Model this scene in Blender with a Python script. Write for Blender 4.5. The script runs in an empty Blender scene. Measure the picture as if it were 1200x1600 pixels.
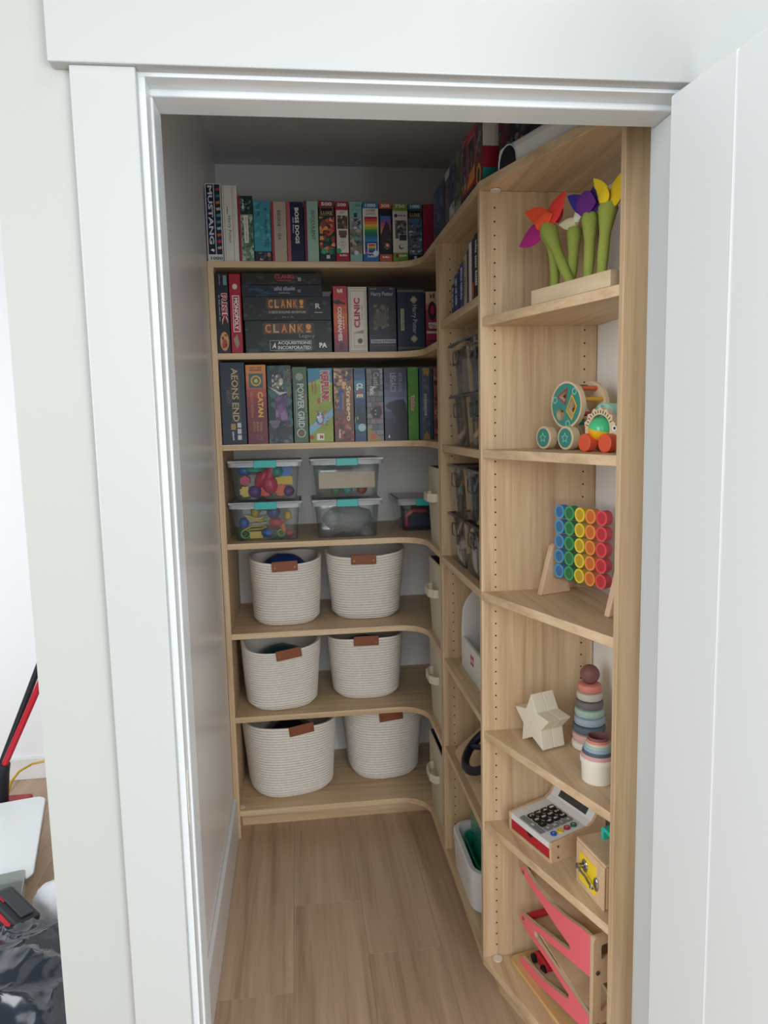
import bpy, math, random
from mathutils import Vector, Matrix, noise

# ---------------------------------------------------------------- camera, world, lights, exposure
scene = bpy.context.scene
COL = scene.collection
CAM = (0.2825, -1.0998, 1.562); YAW, PITCH, ROLL, FPX = 6.7198, 7.0491, -1.2582, 1141.44
def _cam():
    y, p, r = (math.radians(a) for a in (YAW, PITCH, ROLL))
    f = Vector((math.sin(y)*math.cos(p), math.cos(y)*math.cos(p), -math.sin(p)))
    rt = Vector((math.cos(y), -math.sin(y), 0)); up = rt.cross(f)
    r2 = rt*math.cos(r)+up*math.sin(r); u2 = up*math.cos(r)-rt*math.sin(r)
    cd = bpy.data.cameras.new('camera'); cd.sensor_fit = 'HORIZONTAL'; cd.sensor_width = 36.0
    cd.lens = FPX*36.0/1200.0; cd.clip_start = .05; cd.clip_end = 100
    o = bpy.data.objects.new('camera', cd); COL.objects.link(o)
    m = Matrix((r2, u2, -f)).transposed().to_4x4(); m.translation = Vector(CAM)
    o.matrix_world = m; scene.camera = o
_cam()
w = bpy.data.worlds.new('daylight'); scene.world = w; w.use_nodes = True
w.node_tree.nodes['Background'].inputs[0].default_value = (0.86, 0.94, 1.0, 1)
w.node_tree.nodes['Background'].inputs[1].default_value = 0.12
def area(name, loc, target, sx, sy, power, color, shape='RECTANGLE'):
    l = bpy.data.lights.new(name, 'AREA'); l.shape = shape; l.size = sx; l.size_y = sy; l.energy = power; l.color = color
    o = bpy.data.objects.new(name, l); COL.objects.link(o); o.location = loc
    o.rotation_euler = (Vector(target)-Vector(loc)).to_track_quat('-Z', 'Y').to_euler()
    return o
area('tall_window_light', (0.1, -4.5, 2.75), (0.4, 0.4, 1.0), 3.0, 3.4, 98.0, (.94, .975, 1.0))
area('left_window_light', (-2.4, -2.0, 2.0), (0.9, 0.1, 1.0), 1.8, 2.2, 100.0, (.95, .98, 1.0))
area('right_fill_light', (1.3, -2.2, 1.5), (0.0, .8, .8), .8, 1.6, 52.0, (.94, .975, 1.0))  # unseen fill light, added to rake the left closet wall
area('low_fill_light', (0.5, -3.6, 1.0), (0.4, 0.5, 1.0), 1.6, 1.2, 9.0, (.94, .975, 1.0))  # unseen low fill, added to carry light through the doorway
area('high_right_light', (1.0, -0.95, 3.0), (0.3, 0.5, .6), .25, .25, 6.0, (1.0, .96, .9))
area('room_fill_light', (-2.5, .9, 1.5), (-.6, 1.4, .8), 1.4, 1.6, 17.0, (.93, .97, 1.0))  # unseen fill light, added to brighten the room at the left
scene.cycles.transparent_max_bounces = 40
vs = scene.view_settings
vs.view_transform = 'Standard'; vs.look = 'None'; vs.exposure = 0.0  # brightness comes from the lights; vs.gamma = 1.0
vs.use_curve_mapping = False

# ---------------------------------------------------------------- helpers
R = math.radians
rng = random.Random(7)
def lin(c):
    if isinstance(c, str):
        c = c.lstrip('#'); c = tuple(int(c[i:i+2], 16)/255 for i in (0, 2, 4))
    return tuple((x/12.92 if x <= .04045 else ((x+.055)/1.055)**2.4) for x in c[:3])
MATS = {}
def mat(name, color, rough=.55, metal=0., alpha=1., bump=0., bscale=200., spec=.5, trans=0., coat=0., ior=1.45):
    if name in MATS: return MATS[name]
    m = bpy.data.materials.new(name); m.use_nodes = True; nt = m.node_tree; b = nt.nodes['Principled BSDF']
    b.inputs['Base Color'].default_value = (*lin(color), 1); b.inputs['Roughness'].default_value = rough
    b.inputs['Metallic'].default_value = metal; b.inputs['Alpha'].default_value = alpha
    b.inputs['Specular IOR Level'].default_value = spec; b.inputs['Transmission Weight'].default_value = trans
    b.inputs['Coat Weight'].default_value = coat; b.inputs['IOR'].default_value = ior
    if bump:
        tc = nt.nodes.new('ShaderNodeTexCoord'); n = nt.nodes.new('ShaderNodeTexNoise'); bp = nt.nodes.new('ShaderNodeBump')
        n.inputs['Scale'].default_value = bscale; n.inputs['Detail'].default_value = 4
        bp.inputs['Strength'].default_value = bump; bp.inputs['Distance'].default_value = .002
        nt.links.new(tc.outputs['Object'], n.inputs['Vector']); nt.links.new(n.outputs['Fac'], bp.inputs['Height'])
        nt.links.new(bp.outputs['Normal'], b.inputs['Normal'])
    MATS[name] = m
    return m
def wood(name, light, mid, dark, sc, rough=.5, rnd=False, knots=False, contrast=1.0):
    if name in MATS: return MATS[name]
    m = bpy.data.materials.new(name); m.use_nodes = True; nt = m.node_tree; N, L = nt.nodes, nt.links; b = N['Principled BSDF']
    tc = N.new('ShaderNodeTexCoord'); mp = N.new('ShaderNodeMapping'); mp.inputs['Scale'].default_value = sc
    src = tc.outputs['Object']
    if rnd:
        oi = N.new('ShaderNodeObjectInfo'); ml = N.new('ShaderNodeMath'); ml.operation = 'MULTIPLY'; ml.inputs[1].default_value = 37.0
        L.new(oi.outputs['Random'], ml.inputs[0]); va = N.new('ShaderNodeVectorMath'); va.operation = 'ADD'
        L.new(src, va.inputs[0]); L.new(ml.outputs[0], va.inputs[1]); src = va.outputs[0]
    L.new(src, mp.inputs['Vector'])
    n1 = N.new('ShaderNodeTexNoise'); n1.inputs['Scale'].default_value = 1.0; n1.inputs['Detail'].default_value = 7; n1.inputs['Roughness'].default_value = .7; n1.inputs['Distortion'].default_value = .35
    L.new(mp.outputs[0], n1.inputs['Vector'])
    mp2 = N.new('ShaderNodeMapping'); mp2.inputs['Scale'].default_value = tuple(s*.12 for s in sc); L.new(src, mp2.inputs['Vector'])
    n2 = N.new('ShaderNodeTexNoise'); n2.inputs['Scale'].default_value = 1.0; n2.inputs['Detail'].default_value = 3; n2.inputs['Distortion'].default_value = 1.2
    L.new(mp2.outputs[0], n2.inputs['Vector'])
    mx = N.new('ShaderNodeMath'); mx.operation = 'MULTIPLY_ADD'; mx.inputs[1].default_value = .36*contrast
    L.new(n2.outputs['Fac'], mx.inputs[0]); ml2 = N.new('ShaderNodeMath'); ml2.operation = 'MULTIPLY'; ml2.inputs[1].default_value = .6
    L.new(n1.outputs['Fac'], ml2.inputs[0]); L.new(ml2.outputs[0], mx.inputs[2])
    wv = N.new('ShaderNodeTexWave'); wv.wave_type = 'BANDS'; wv.bands_direction = 'DIAGONAL'; wv.inputs['Scale'].default_value = .22; wv.inputs['Distortion'].default_value = 5.5; wv.inputs['Detail'].default_value = 3; wv.inputs['Detail Scale'].default_value = 1.1
    mp3 = N.new('ShaderNodeMapping'); mp3.inputs['Scale'].default_value = tuple(q_*(.75 if q_ > 10 else .9) for q_ in sc); L.new(src, mp3.inputs['Vector']); L.new(mp3.outputs[0], wv.inputs['Vector'])
    m3 = N.new('ShaderNodeMath'); m3.operation = 'MULTIPLY_ADD'; m3.inputs[1].default_value = .07*contrast; L.new(wv.outputs['Fac'], m3.inputs[0])
    m4 = N.new('ShaderNodeMath'); m4.operation = 'SUBTRACT'; m4.inputs[1].default_value = .035*contrast-.02; L.new(mx.outputs[0], m4.inputs[0]); L.new(m4.outputs[0], m3.inputs[2]); mx = m3
    cr = N.new('ShaderNodeValToRGB'); e = cr.color_ramp.elements
    e[0].position = .34; e[0].color = (*lin(dark), 1); e[1].position = .68; e[1].color = (*lin(light), 1)
    x = e.new(.5); x.color = (*lin(mid), 1)
    L.new(mx.outputs[0], cr.inputs[0]); out = cr.outputs[0]
    if knots:
        vo = N.new('ShaderNodeTexVoronoi'); vo.inputs['Scale'].default_value = 1.0; mk = N.new('ShaderNodeMapping'); mk.inputs['Scale'].default_value = (4.5, 2.0, 1)
        L.new(src, mk.inputs['Vector']); L.new(mk.outputs[0], vo.inputs['Vector'])
        kr = N.new('ShaderNodeValToRGB'); kr.color_ramp.elements[0].position = .03; kr.color_ramp.elements[0].color = (.35, .30, .27, 1)
        kr.color_ramp.elements[1].position = .11; kr.color_ramp.elements[1].color = (1, 1, 1, 1)
        L.new(vo.outputs['Distance'], kr.inputs[0])
        mm = N.new('ShaderNodeMix'); mm.data_type = 'RGBA'; mm.blend_type = 'MULTIPLY'; mm.inputs[0].default_value = .55
        L.new(out, mm.inputs[6]); L.new(kr.outputs[0], mm.inputs[7]); out = mm.outputs[2]
        hs = N.new('ShaderNodeHueSaturation'); mr = N.new('ShaderNodeMapRange'); mr.inputs[3].default_value = .93; mr.inputs[4].default_value = 1.05
        L.new(oi.outputs['Random'], mr.inputs[0]); L.new(mr.outputs[0], hs.inputs['Value']); L.new(out, hs.inputs['Color']); out = hs.outputs[0]
    L.new(out, b.inputs['Base Color']); b.inputs['Roughness'].default_value = rough
    bp = N.new('ShaderNodeBump'); bp.inputs['Strength'].default_value = .08; bp.inputs['Distance'].default_value = .001
    L.new(n1.outputs['Fac'], bp.inputs['Height']); L.new(bp.outputs[0], b.inputs['Normal'])
    MATS[name] = m
    return m
def clear(name, tint, haze, rough=.06, hazecol='#cfd4d8', base=.045):
    """thin see-through plastic: transparent with fresnel gloss and a little haze"""
    if name in MATS: return MATS[name]
    m = bpy.data.materials.new(name); m.use_nodes = True; nt = m.node_tree; N, L = nt.nodes, nt.links
    N.remove(N['Principled BSDF']); out = N['Material Output']
    tr = N.new('ShaderNodeBsdfTransparent'); tr.inputs[0].default_value = (*lin(tint), 1)
    df = N.new('ShaderNodeBsdfDiffuse'); df.inputs[0].default_value = (*lin(hazecol), 1)
    m1 = N.new('ShaderNodeMixShader'); m1.inputs[0].default_value = haze; L.new(tr.outputs[0], m1.inputs[1]); L.new(df.outputs[0], m1.inputs[2])
    gl = N.new('ShaderNodeBsdfGlossy'); gl.inputs['Roughness'].default_value = rough
    lw = N.new('ShaderNodeLayerWeight'); pw_ = N.new('ShaderNodeMath'); pw_.operation = 'POWER'; pw_.inputs[1].default_value = 4; L.new(lw.outputs['Facing'], pw_.inputs[0]); fr = N.new('ShaderNodeMath'); fr.operation = 'MULTIPLY_ADD'; fr.inputs[1].default_value = .85; fr.inputs[2].default_value = base; L.new(pw_.outputs[0], fr.inputs[0])
    m2 = N.new('ShaderNodeMixShader'); L.new(fr.outputs[0], m2.inputs[0]); L.new(m1.outputs[0], m2.inputs[1]); L.new(gl.outputs[0], m2.inputs[2])
    L.new(m2.outputs[0], out.inputs[0]); MATS[name] = m
    return m
def color_attr_mat(name, rough):
    m = bpy.data.materials.new(name); m.use_nodes = True; nt = m.node_tree; a = nt.nodes.new('ShaderNodeAttribute'); a.attribute_name = 'Col'
    nt.links.new(a.outputs['Color'], nt.nodes['Principled BSDF'].inputs['Base Color']); nt.nodes['Principled BSDF'].inputs['Roughness'].default_value = rough
    MATS[name] = m
    return m
PRINT = color_attr_mat('printed_card', .42)

class MB:
    """collects verts and faces; build() links them as ONE mesh object"""
    def __init__(s): s.v = []; s.f = []; s.m = []; s.c = []
    def add(s, v, f, mi=0, col=None):
        o = len(s.v); s.v += [tuple(p) for p in v]
        for q in f: s.f.append([o+i for i in q]); s.m.append(mi); s.c.append(col)
        return s
    def box(s, x0, x1, y0, y1, z0, z1, mi=0, col=None):
        return s.add([(x0,y0,z0),(x1,y0,z0),(x1,y1,z0),(x0,y1,z0),(x0,y0,z1),(x1,y0,z1),(x1,y1,z1),(x0,y1,z1)],
                     [(0,3,2,1),(4,5,6,7),(0,1,5,4),(1,2,6,5),(2,3,7,6),(3,0,4,7)], mi, col)
    def prism(s, pts, a, b, axis='z', mi=0, mi_cap=None, col=None):
        n = len(pts)
        def P(p, t): return (p[0], p[1], t) if axis == 'z' else ((p[0], t, p[1]) if axis == 'y' else (t, p[0], p[1]))
        v = [P(p, a) for p in pts]+[P(p, b) for p in pts]
        s.add(v, [tuple(range(n)), tuple(range(2*n-1, n-1, -1))], mi if mi_cap is None else mi_cap, col)
        o = len(s.v)-2*n
        for i in range(n):
            j = (i+1) % n; s.f.append([o+i, o+n+i, o+n+j, o+j]); s.m.append(mi); s.c.append(col)
        return s
    def loft(s, rings, cap0=True, cap1=True, mi=0, col=None):
        n = len(rings[0]); v = [p for r in rings for p in r]; f = []
        for k in range(len(rings)-1):
            for i in range(n):
                j = (i+1) % n; f.append((k*n+i, k*n+j, (k+1)*n+j, (k+1)*n+i))
        if cap0: f.append(tuple(range(n-1, -1, -1)))
        if cap1: f.append(tuple((len(rings)-1)*n+i for i in range(n)))
        return s.add(v, f, mi, col)
    def lathe(s, prof, c=(0,0,0), n=24, sx=1, sy=1, cap0=True, cap1=True, mi=0, col=None):
        return s.loft([[(c[0]+r*sx*math.cos(2*math.pi*i/n), c[1]+r*sy*math.sin(2*math.pi*i/n), c[2]+z) for i in range(n)] for r, z in prof], cap0, cap1, mi, col)
    def cyl(s, p0, p1, r0, r1=None, n=16, mi=0, col=None, cap=True):
        return s.tube([p0, p1], [r0, r0 if r1 is None else r1], n, mi, col, cap)
    def tube(s, pts, r, n=10, mi=0, col=None, cap=True):
        pts = [Vector(p) for p in pts]; rs = r if isinstance(r, (list, tuple)) else [r]*len(pts); rings = []; prev = None
        for i, p in enumerate(pts):
            t = (pts[min(i+1, len(pts)-1)]-pts[max(i-1, 0)]).normalized()
            if prev is None: a = t.orthogonal().normalized()
            else: a = (prev-t*prev.dot(t)).normalized()
            prev = a; b = t.cross(a)
            rings.append([p+(a*math.cos(2*math.pi*k/n)+b*math.sin(2*math.pi*k/n))*rs[i] for k in range(n)])
        return s.loft(rings, cap, cap, mi, col)
    def ball(s, c, rx, ry=None, rz=None, n=16, m=10, mi=0, col=None):
        ry = rx if ry is None else ry; rz = rx if rz is None else rz
        rings = []
        for k in range(1, m):
            a = math.pi*k/m-math.pi/2
            rings.append([(c[0]+rx*math.cos(a)*math.cos(2*math.pi*i/n), c[1]+ry*math.cos(a)*math.sin(2*math.pi*i/n), c[2]+rz*math.sin(a)) for i in range(n)])
        return s.loft(rings, True, True, mi, col)
    def xf(s, M, start=0):
        for i in range(start, len(s.v)): s.v[i] = tuple(M @ Vector(s.v[i]))
        return s
    def build(s, name, mats, parent=None, smooth=False, bevel=0., loc=None, rotz=0., seg=2, rot=None):
        me = bpy.data.meshes.new(name)
        me.from_pydata([tuple(p) for p in s.v], [], s.f)
        if not isinstance(mats, (list, tuple)): mats = [mats]
        for mm in mats: me.materials.append(mm)
        if len(mats) > 1: me.polygons.foreach_set('material_index', s.m)
        if any(c is not None for c in s.c):
            ca = me.color_attributes.new('Col', 'FLOAT_COLOR', 'CORNER'); buf = []
            for p, c in zip(me.polygons, s.c): buf += [*(c or (1, 1, 1)), 1.0]*p.loop_total
            ca.data.foreach_set('color', buf)
        if smooth:
            me.polygons.foreach_set('use_smooth', [True]*len(me.polygons)); me.set_sharp_from_angle(angle=R(38))
        me.update()
        o = bpy.data.objects.new(name, me); COL.objects.link(o)
        if parent is not None: o.parent = parent
        if loc is not None: o.location = loc
        o.rotation_euler = rot if rot else (0, 0, rotz)
        if bevel:
            b = o.modifiers.new('bevel', 'BEVEL'); b.width = bevel; b.segments = seg; b.limit_method = 'ANGLE'; b.angle_limit = R(35)
        return o
def tag(o, label, cat, group=None, kind=None):
    o['label'] = label; o['category'] = cat
    if group: o['group'] = group
    if kind: o['kind'] = kind
    return o
def thing(name, label, cat, loc=(0,0,0), rotz=0., group=None, kind=None):
    o = bpy.data.objects.new(name, None); COL.objects.link(o); o.location = loc; o.rotation_euler = (0, 0, rotz)
    o.empty_display_size = .05
    return tag(o, label, cat, group, kind)
def struct(o, label, cat): return tag(o, label, cat, None, 'structure')

# lettering: glyph meshes of the built-in font, fitted into a rectangle
_TX = {}
def glyphs(txt, bold):
    k = (txt, bold)
    if k not in _TX:
        cu = bpy.data.curves.new('lettering', 'FONT'); cu.body = txt; cu.resolution_u = 2; cu.offset = bold; cu.fill_mode = 'FRONT' if hasattr(cu, 'fill_mode') else cu.fill_mode
        ob = bpy.data.objects.new('lettering', cu); COL.objects.link(ob)
        bpy.context.view_layer.update()
        me = bpy.data.meshes.new_from_object(ob.evaluated_get(bpy.context.evaluated_depsgraph_get()))
        v = [tuple(x.co[:2]) for x in me.vertices]; f = [tuple(p.vertices) for p in me.polygons]
        x0 = min(p[0] for p in v); x1 = max(p[0] for p in v); y0 = min(p[1] for p in v); y1 = max(p[1] for p in v)
        _TX[k] = ([((p[0]-x0)/(x1-x0), (p[1]-y0)/(y1-y0)) for p in v], f)
        bpy.data.objects.remove(ob); bpy.data.meshes.remove(me); bpy.data.curves.remove(cu)
    return _TX[k]
class Art:
    """flat print on the front (local -y) face of a thing, w by h metres, in fractions of that face"""
    def __init__(s, w, h, x0=0., z0=0., y=0.): s.w, s.h, s.x0, s.z0, s.y = w, h, x0, z0, y; s.a = MB(); s.t = MB(); s.k = 1
    def P(s, u, v, k=None): return (s.x0+u*s.w, s.y-.00025*(s.k if k is None else k), s.z0+v*s.h)
    def poly(s, pts, c):
        s.a.add([s.P(*p) for p in pts], [tuple(range(len(pts)))], 0, lin(c)); s.k += .25; return s
    def rect(s, u0, v0, u1, v1, c): return s.poly([(u0, v0), (u1, v0), (u1, v1), (u0, v1)], c)
    def ell(s, u, v, ru, rv, c, n=20): return s.poly([(u+ru*math.cos(2*math.pi*i/n), v+rv*math.sin(2*math.pi*i/n)) for i in range(n)], c)
    def disc(s, u, v, r, c, n=20): return s.ell(u, v, r/s.w, r/s.h, c, n)
    def frame(s, u0, v0, u1, v1, t, c):
        a, b = t/s.w, t/s.h
        for q in ((u0, v0, u1, v0+b), (u0, v1-b, u1, v1), (u0, v0, u0+a, v1), (u1-a, v0, u1, v1)): s.rect(*q, c)
        return s
    def grad(s, u0, v0, u1, v1, cols):
        n = len(cols)
        for i, c in enumerate(cols): s.rect(u0, v1-(v1-v0)*(i+1)/n, u1, v1-(v1-v0)*i/n, c)
        return s
    def mosaic(s, u0, v0, u1, v1, n, pal, size, seed, tall=1.):
        r = random.Random(seed)
        for _ in range(n):
            u, v = r.uniform(u0, u1), r.uniform(v0, v1); q = r.uniform(.4, 1)*size; k = r.randint(3, 6); a0 = r.uniform(0, 6)
            pts = []
            for i in range(k):
                a = a0+2*math.pi*i/k+r.uniform(-.3, .3); d = q*r.uniform(.6, 1)
                pts.append((min(u1, max(u0, u+d*math.cos(a)/s.w)), min(v1, max(v0, v+d*tall*math.sin(a)/s.h))))
            s.poly(pts, r.choice(pal)); s.k -= .15
        s.k += 1
        return s
    def text(s, txt, u0, v0, u1, v1, c, rot=0, bold=.0):
        v, f = glyphs(txt, bold); k = s.k+2
        if rot == 0: q = [(u0+(u1-u0)*a, v0+(v1-v0)*b) for a, b in v]
        elif rot == -90: q = [(u0+(u1-u0)*b, v1-(v1-v0)*a) for a, b in v]
        else: q = [(u1-(u1-u0)*b, v0+(v1-v0)*a) for a, b in v]
        s.t.add([s.P(a, b, k) for a, b in q], f, 0, lin(c)); s.k += .3
        return s
    def dash(s, words, u0, v0, u1, v1, c, rot=0, bold=0.):
        """fine print too small to read: one small mark per character, words given by their lengths"""
        n = sum(words)+len(words)-1; r_ = random.Random(n*7+int(u0*100)); i = 0
        for wl in words:
            for _ in range(wl):
                a0, a1 = (i+.12)/n, (i+.82)/n; b0, b1 = r_.choice([0, 0, .1]), r_.choice([1, .8, .7])
                if rot == 0: s.rect(u0+(u1-u0)*a0, v0+(v1-v0)*b0, u0+(u1-u0)*a1, v0+(v1-v0)*b1, c)
                elif rot == -90: s.rect(u0+(u1-u0)*b0, v1-(v1-v0)*a1, u0+(u1-u0)*b1, v1-(v1-v0)*a0, c)
                else: s.rect(u1-(u1-u0)*b1, v0+(v1-v0)*a0, u1-(u1-u0)*b0, v0+(v1-v0)*a1, c)
                s.k -= .2; i += 1
            i += 1
        s.k += .4
        return s
    def build(s, parent, an='printed_art', tn='lettering'):
        if s.a.f: s.a.build(an, PRINT, parent)['kind'] = 'stuff'
        if s.t.f: s.t.build(tn, PRINT, parent)['kind'] = 'stuff'

# ---------------------------------------------------------------- materials of the place
M_wall = mat('wall_paint', '#f0efed', .28, bump=.03, bscale=60)
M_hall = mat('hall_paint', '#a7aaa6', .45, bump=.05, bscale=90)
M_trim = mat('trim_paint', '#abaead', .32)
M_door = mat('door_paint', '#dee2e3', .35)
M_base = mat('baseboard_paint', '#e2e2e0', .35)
M_jamb = mat('trim_paint_lit', '#d3d8da', .28)  # lit copy of the trim paint: extra light put into the jamb colour
M_ceil = mat('ceiling_paint', '#dcdcdf', .9, bump=.6, bscale=60)
OAK = ('#e2caa9', '#d3b792', '#b99a76')
W_z = wood('oak_upright', *OAK, (75, 75, 2.6)); W_x = wood('oak_lengthwise', *OAK, (2.6, 75, 75)); W_y = wood('oak_return', *OAK, (75, 2.6, 75))
W_floor = wood('floor_oak', '#cbb096', '#b89c81', '#977c64', (46, 1.7, 46), .38, True, True, 1.15)
M_core = mat('board_edge', '#cdae84', .5); M_dark = mat('dark_gap', '#15120f', .8)

# ---------------------------------------------------------------- setting
XR, XW, YB, YW, Y2, Y1, Y0, X0, ZC = .7382, 1.038, 1.5565, 2.03, 1.2329, .7009, .2469, .8937, 2.60
T = .0215
RW, RB = 2.9, 3.4     # extent of the hall
fl = MB().box(-2.6, 2.2, -3.4, 2.3, -.05, -.012).build('floor', mat('subfloor', '#54483c', .9)); struct(fl, 'light brown wood plank floor running into the closet', 'floor')
pw, xs = .22, []
x = .221-.22*13
k = 0
while x < 2.2:
    y = -3.4+ (k*.53) % 1.3 - 1.3
    cuts = {12: [-.4, .763], 13: [-.17, 1.131], 14: [-.62, .88], 15: [.35, 1.62]}.get(k)
    ys = [-3.4]+(cuts if cuts else [v for v in (y+1.3*i for i in range(1, 6)) if -3.35 < v < 2.2])+[2.3]
    for a, b in zip(ys, ys[1:]):
        MB().box(-pw/2+.0002, pw/2-.0002, a+.0002, b-.0002, -.012, 0).build('plank', W_floor, fl, bevel=.0003, seg=1, loc=(x+pw/2, 0, 0))
    x += pw; k += 1
cl = MB().box(-.11, XW+.11, .0, YW+.1, ZC, ZC+.05).build('ceiling', M_ceil); struct(cl, 'textured grey-white closet ceiling', 'ceiling')
struct(MB().box(-.11, 0, .115, YW, 0, ZC).build('wall_left', M_wall), 'plain painted wall along the left of the closet', 'wall')
struct(MB().box(-.11, XW+.11, YW, YW+.1, 0, ZC).build('wall_back', M_wall), 'closet wall behind the game shelves', 'wall')
struct(MB().box(XW, XW+.11, .115, YW, 0, ZC).build('wall_right', M_wall), 'closet wall behind the toy shelves', 'wall')
JL, JR, JH = .0945, .885, 2.0395   # jamb faces
wf = MB()
wf.box(-.11, JL-.012, 0, .115, 0, 3.4).box(JR+.012, 2.2, 0, .115, 0, 3.4).box(JL-.012, JR+.012, 0, .115, JH+.012, 3.4)
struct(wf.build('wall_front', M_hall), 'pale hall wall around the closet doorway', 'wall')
struct(MB().box(-2.6, -.11, 2.2, 2.3, 0, ZC).build('wall_far', mat('bright_room_paint', '#eef0f2', .5)), 'bright white wall of the room at the left', 'wall')
def trim(name, label, *boxes, m=None, bevel=.002, cat='trim'):
    q = MB()
    for b in boxes: q.box(*b)
    return struct(q.build(name, m or M_trim, bevel=bevel), label, cat)
XCI, XCO = .0857, -.0007
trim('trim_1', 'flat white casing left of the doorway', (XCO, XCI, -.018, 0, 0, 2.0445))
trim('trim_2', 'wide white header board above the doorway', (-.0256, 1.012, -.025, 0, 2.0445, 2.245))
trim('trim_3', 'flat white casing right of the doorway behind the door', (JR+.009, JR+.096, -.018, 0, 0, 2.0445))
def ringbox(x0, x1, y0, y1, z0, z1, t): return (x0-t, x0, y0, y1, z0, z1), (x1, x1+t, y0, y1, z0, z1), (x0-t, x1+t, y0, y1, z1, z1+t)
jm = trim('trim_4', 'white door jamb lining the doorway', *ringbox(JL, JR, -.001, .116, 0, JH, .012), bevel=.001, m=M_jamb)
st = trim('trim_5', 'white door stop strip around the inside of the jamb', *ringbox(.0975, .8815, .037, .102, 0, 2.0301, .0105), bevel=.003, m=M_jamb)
# chipped latch mortise on the left jamb
sk = MB(); r = random.Random(3)
pts = [(.016+.006*math.cos(a)*r.uniform(.7, 1.2), .985+.045*math.sin(a)*r.uniform(.75, 1.15)) for a in [i*2*math.pi/18 for i in range(18)]]
sk.prism(pts, JL, JL+.0006, 'x').build('chipped_paint', mat('chipped_paint', '#d9d3c8', .9, bump=1., bscale=400), jm)
struct(MB().box(.0, .013, .12, YB-.001, 0, .1665).build('baseboard_left', M_base, bevel=.003), 'white baseboard along the left closet wall', 'baseboard')
struct(MB().box(-2.6, -.11, 2.186, 2.2, 0, .10).build('baseboard_far', M_base, bevel=.003), 'white baseboard of the bright room at the left', 'baseboard')
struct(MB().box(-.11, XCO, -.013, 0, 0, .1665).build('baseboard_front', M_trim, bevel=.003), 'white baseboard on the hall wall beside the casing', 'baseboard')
# plank door, swung open towards the hall
dr = thing('door_1', 'open white plank door at the right of the doorway', 'door', (JR+.004, -.002, .008), math.atan2(-.9945, .105), kind='structure')
xk = .0
for i, wd in enumerate([.146, .145, .145, .145, .145, .064]):
    MB().box(xk, xk+wd, -.035, 0, 0, 2.026).build('plank', M_door, dr, bevel=.003, seg=1); xk += wd
MB().cyl((.73, -.036, .96), (.73, -.062, .96), .027, n=20).cyl((.73, -.062, .96), (.73, -.085, .96), .012, n=16).build('door_knob', mat('brushed_nickel', '#b8b6b0', .3, 1), dr, smooth=True)
# ---------------------------------------------------------------- shelving
def hole_col(mb, pts, axis):   # tiny pin holes
    for (a, b, c) in pts:
        n = 8; rr = .0023
        v = [(a+rr*math.cos(2*math.pi*i/n), b-.0003, c+rr*math.sin(2*math.pi*i/n)) for i in range(n)]
        mb.add(v, [tuple(range(n))])
def corner_poly(x0):
    r_ = .10; cx, cy = XR-r_, YB-r_
    return [(x0, YW-.002), (x0, YB)]+[(cx+r_*math.cos(R(90-9*i)), cy+r_*math.sin(R(90-9*i))) for i in range(11)]+[(XR, Y2), (XW-.002, Y2), (XW-.002, YW-.002)]
cu_ = thing('corner_shelving', 'oak corner shelving across the back wall with rounded inner corner', 'shelving')
for i, z in enumerate([2.1247, 1.812, 1.4925, 1.1346, .7988, .4787, .1099]):
    p = corner_poly(.001 if i == 0 else .0215)
    MB().prism(p, z-T, z, 'z').build('shelf', W_x, cu_, bevel=.0012)
MB().box(.001, .0215, YB, YW-.002, 0, 2.1247-T).build('side_panel', W_z, cu_, bevel=.001)
MB().box(XR, XW-.002, Y2-.019, Y2, .1101, 2.1247-T).build('side_panel', W_z, cu_, bevel=.001)
MB().box(0.0215, XR+.06, 1.648, 1.664, 0, .1099-T).box(XR+.045, XR+.06, Y2-.0190, 1.648, 0, .1099-T).build('toe_kick', W_x, cu_)
MB().cyl((.028, YB+.03, .11), (.028, YB+.03, .1115), .011, n=16).build('cam_cover', mat('cam_cover', '#e5ddcf', .5), cu_)
mu = thing('straight_shelving', 'oak shelving bay along the right wall between corner and slanted bay', 'shelving')
YA = Y2-.0195-.019
ZR = [2.1254, 1.8666, 1.485, 1.1271, .7836, .479, .1099]
for i, z in enumerate(ZR):
    f_ = 0 if i in (0, 3, 6) else .004
    MB().box(XR+f_, XW-.002, Y1 if i not in (0, 6) else Y1-.019, YA if i not in (0, 6) else Y2-.0005, z-T, z).build('shelf', W_y, mu, bevel=.0012)
MB().box(XR, XW-.002, YA, YA+.019, .1101, 2.1254-T).build('side_panel', W_z, mu, bevel=.001)
MB().box(XR+.045, XR+.06, Y1-.019, Y2-.0195, 0, .1099-T).build('toe_kick', W_y, mu)
h = MB()
for cx_ in (XR+.036, XW-.036):
    hole_col(h, [(cx_, YA, .20+.032*i) for i in range(59) if not any(-.03 < .20+.032*i-z < .008 for z in ZR)], 'y')
hp = h.build('shelf_pin_holes', M_dark, mu); hp['kind'] = 'stuff'
nu = thing('slanted_shelving', 'oak shelving bay with slanted front beside the doorway holding wooden toys', 'shelving')
YN = Y1-.019
ZN = [2.1254, 1.8087, 1.4879, 1.1262, .755, .5033, .1099]
sl = (X0-XR)/(YN-Y0)
for i, z in enumerate(ZN):
    f_ = 0 if i in (0, 3, 6) else .0045
    ye = Y0+.0005 if i < 6 else Y0-.019; yn = YN if i < 6 else YN-.0003
    MB().prism([(XR+f_, yn), (X0+f_*.5-(.0065 if i == 6 else 0), ye), (XW-.002, ye), (XW-.002, yn)] if i else [(XR, Y1-.0192), (X0-.0065, Y0-.019), (XW-.002, Y0-.019), (XW-.002, Y1-.0192)], z-T, z, 'z').build('shelf', W_y, nu, bevel=.0012)
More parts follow.
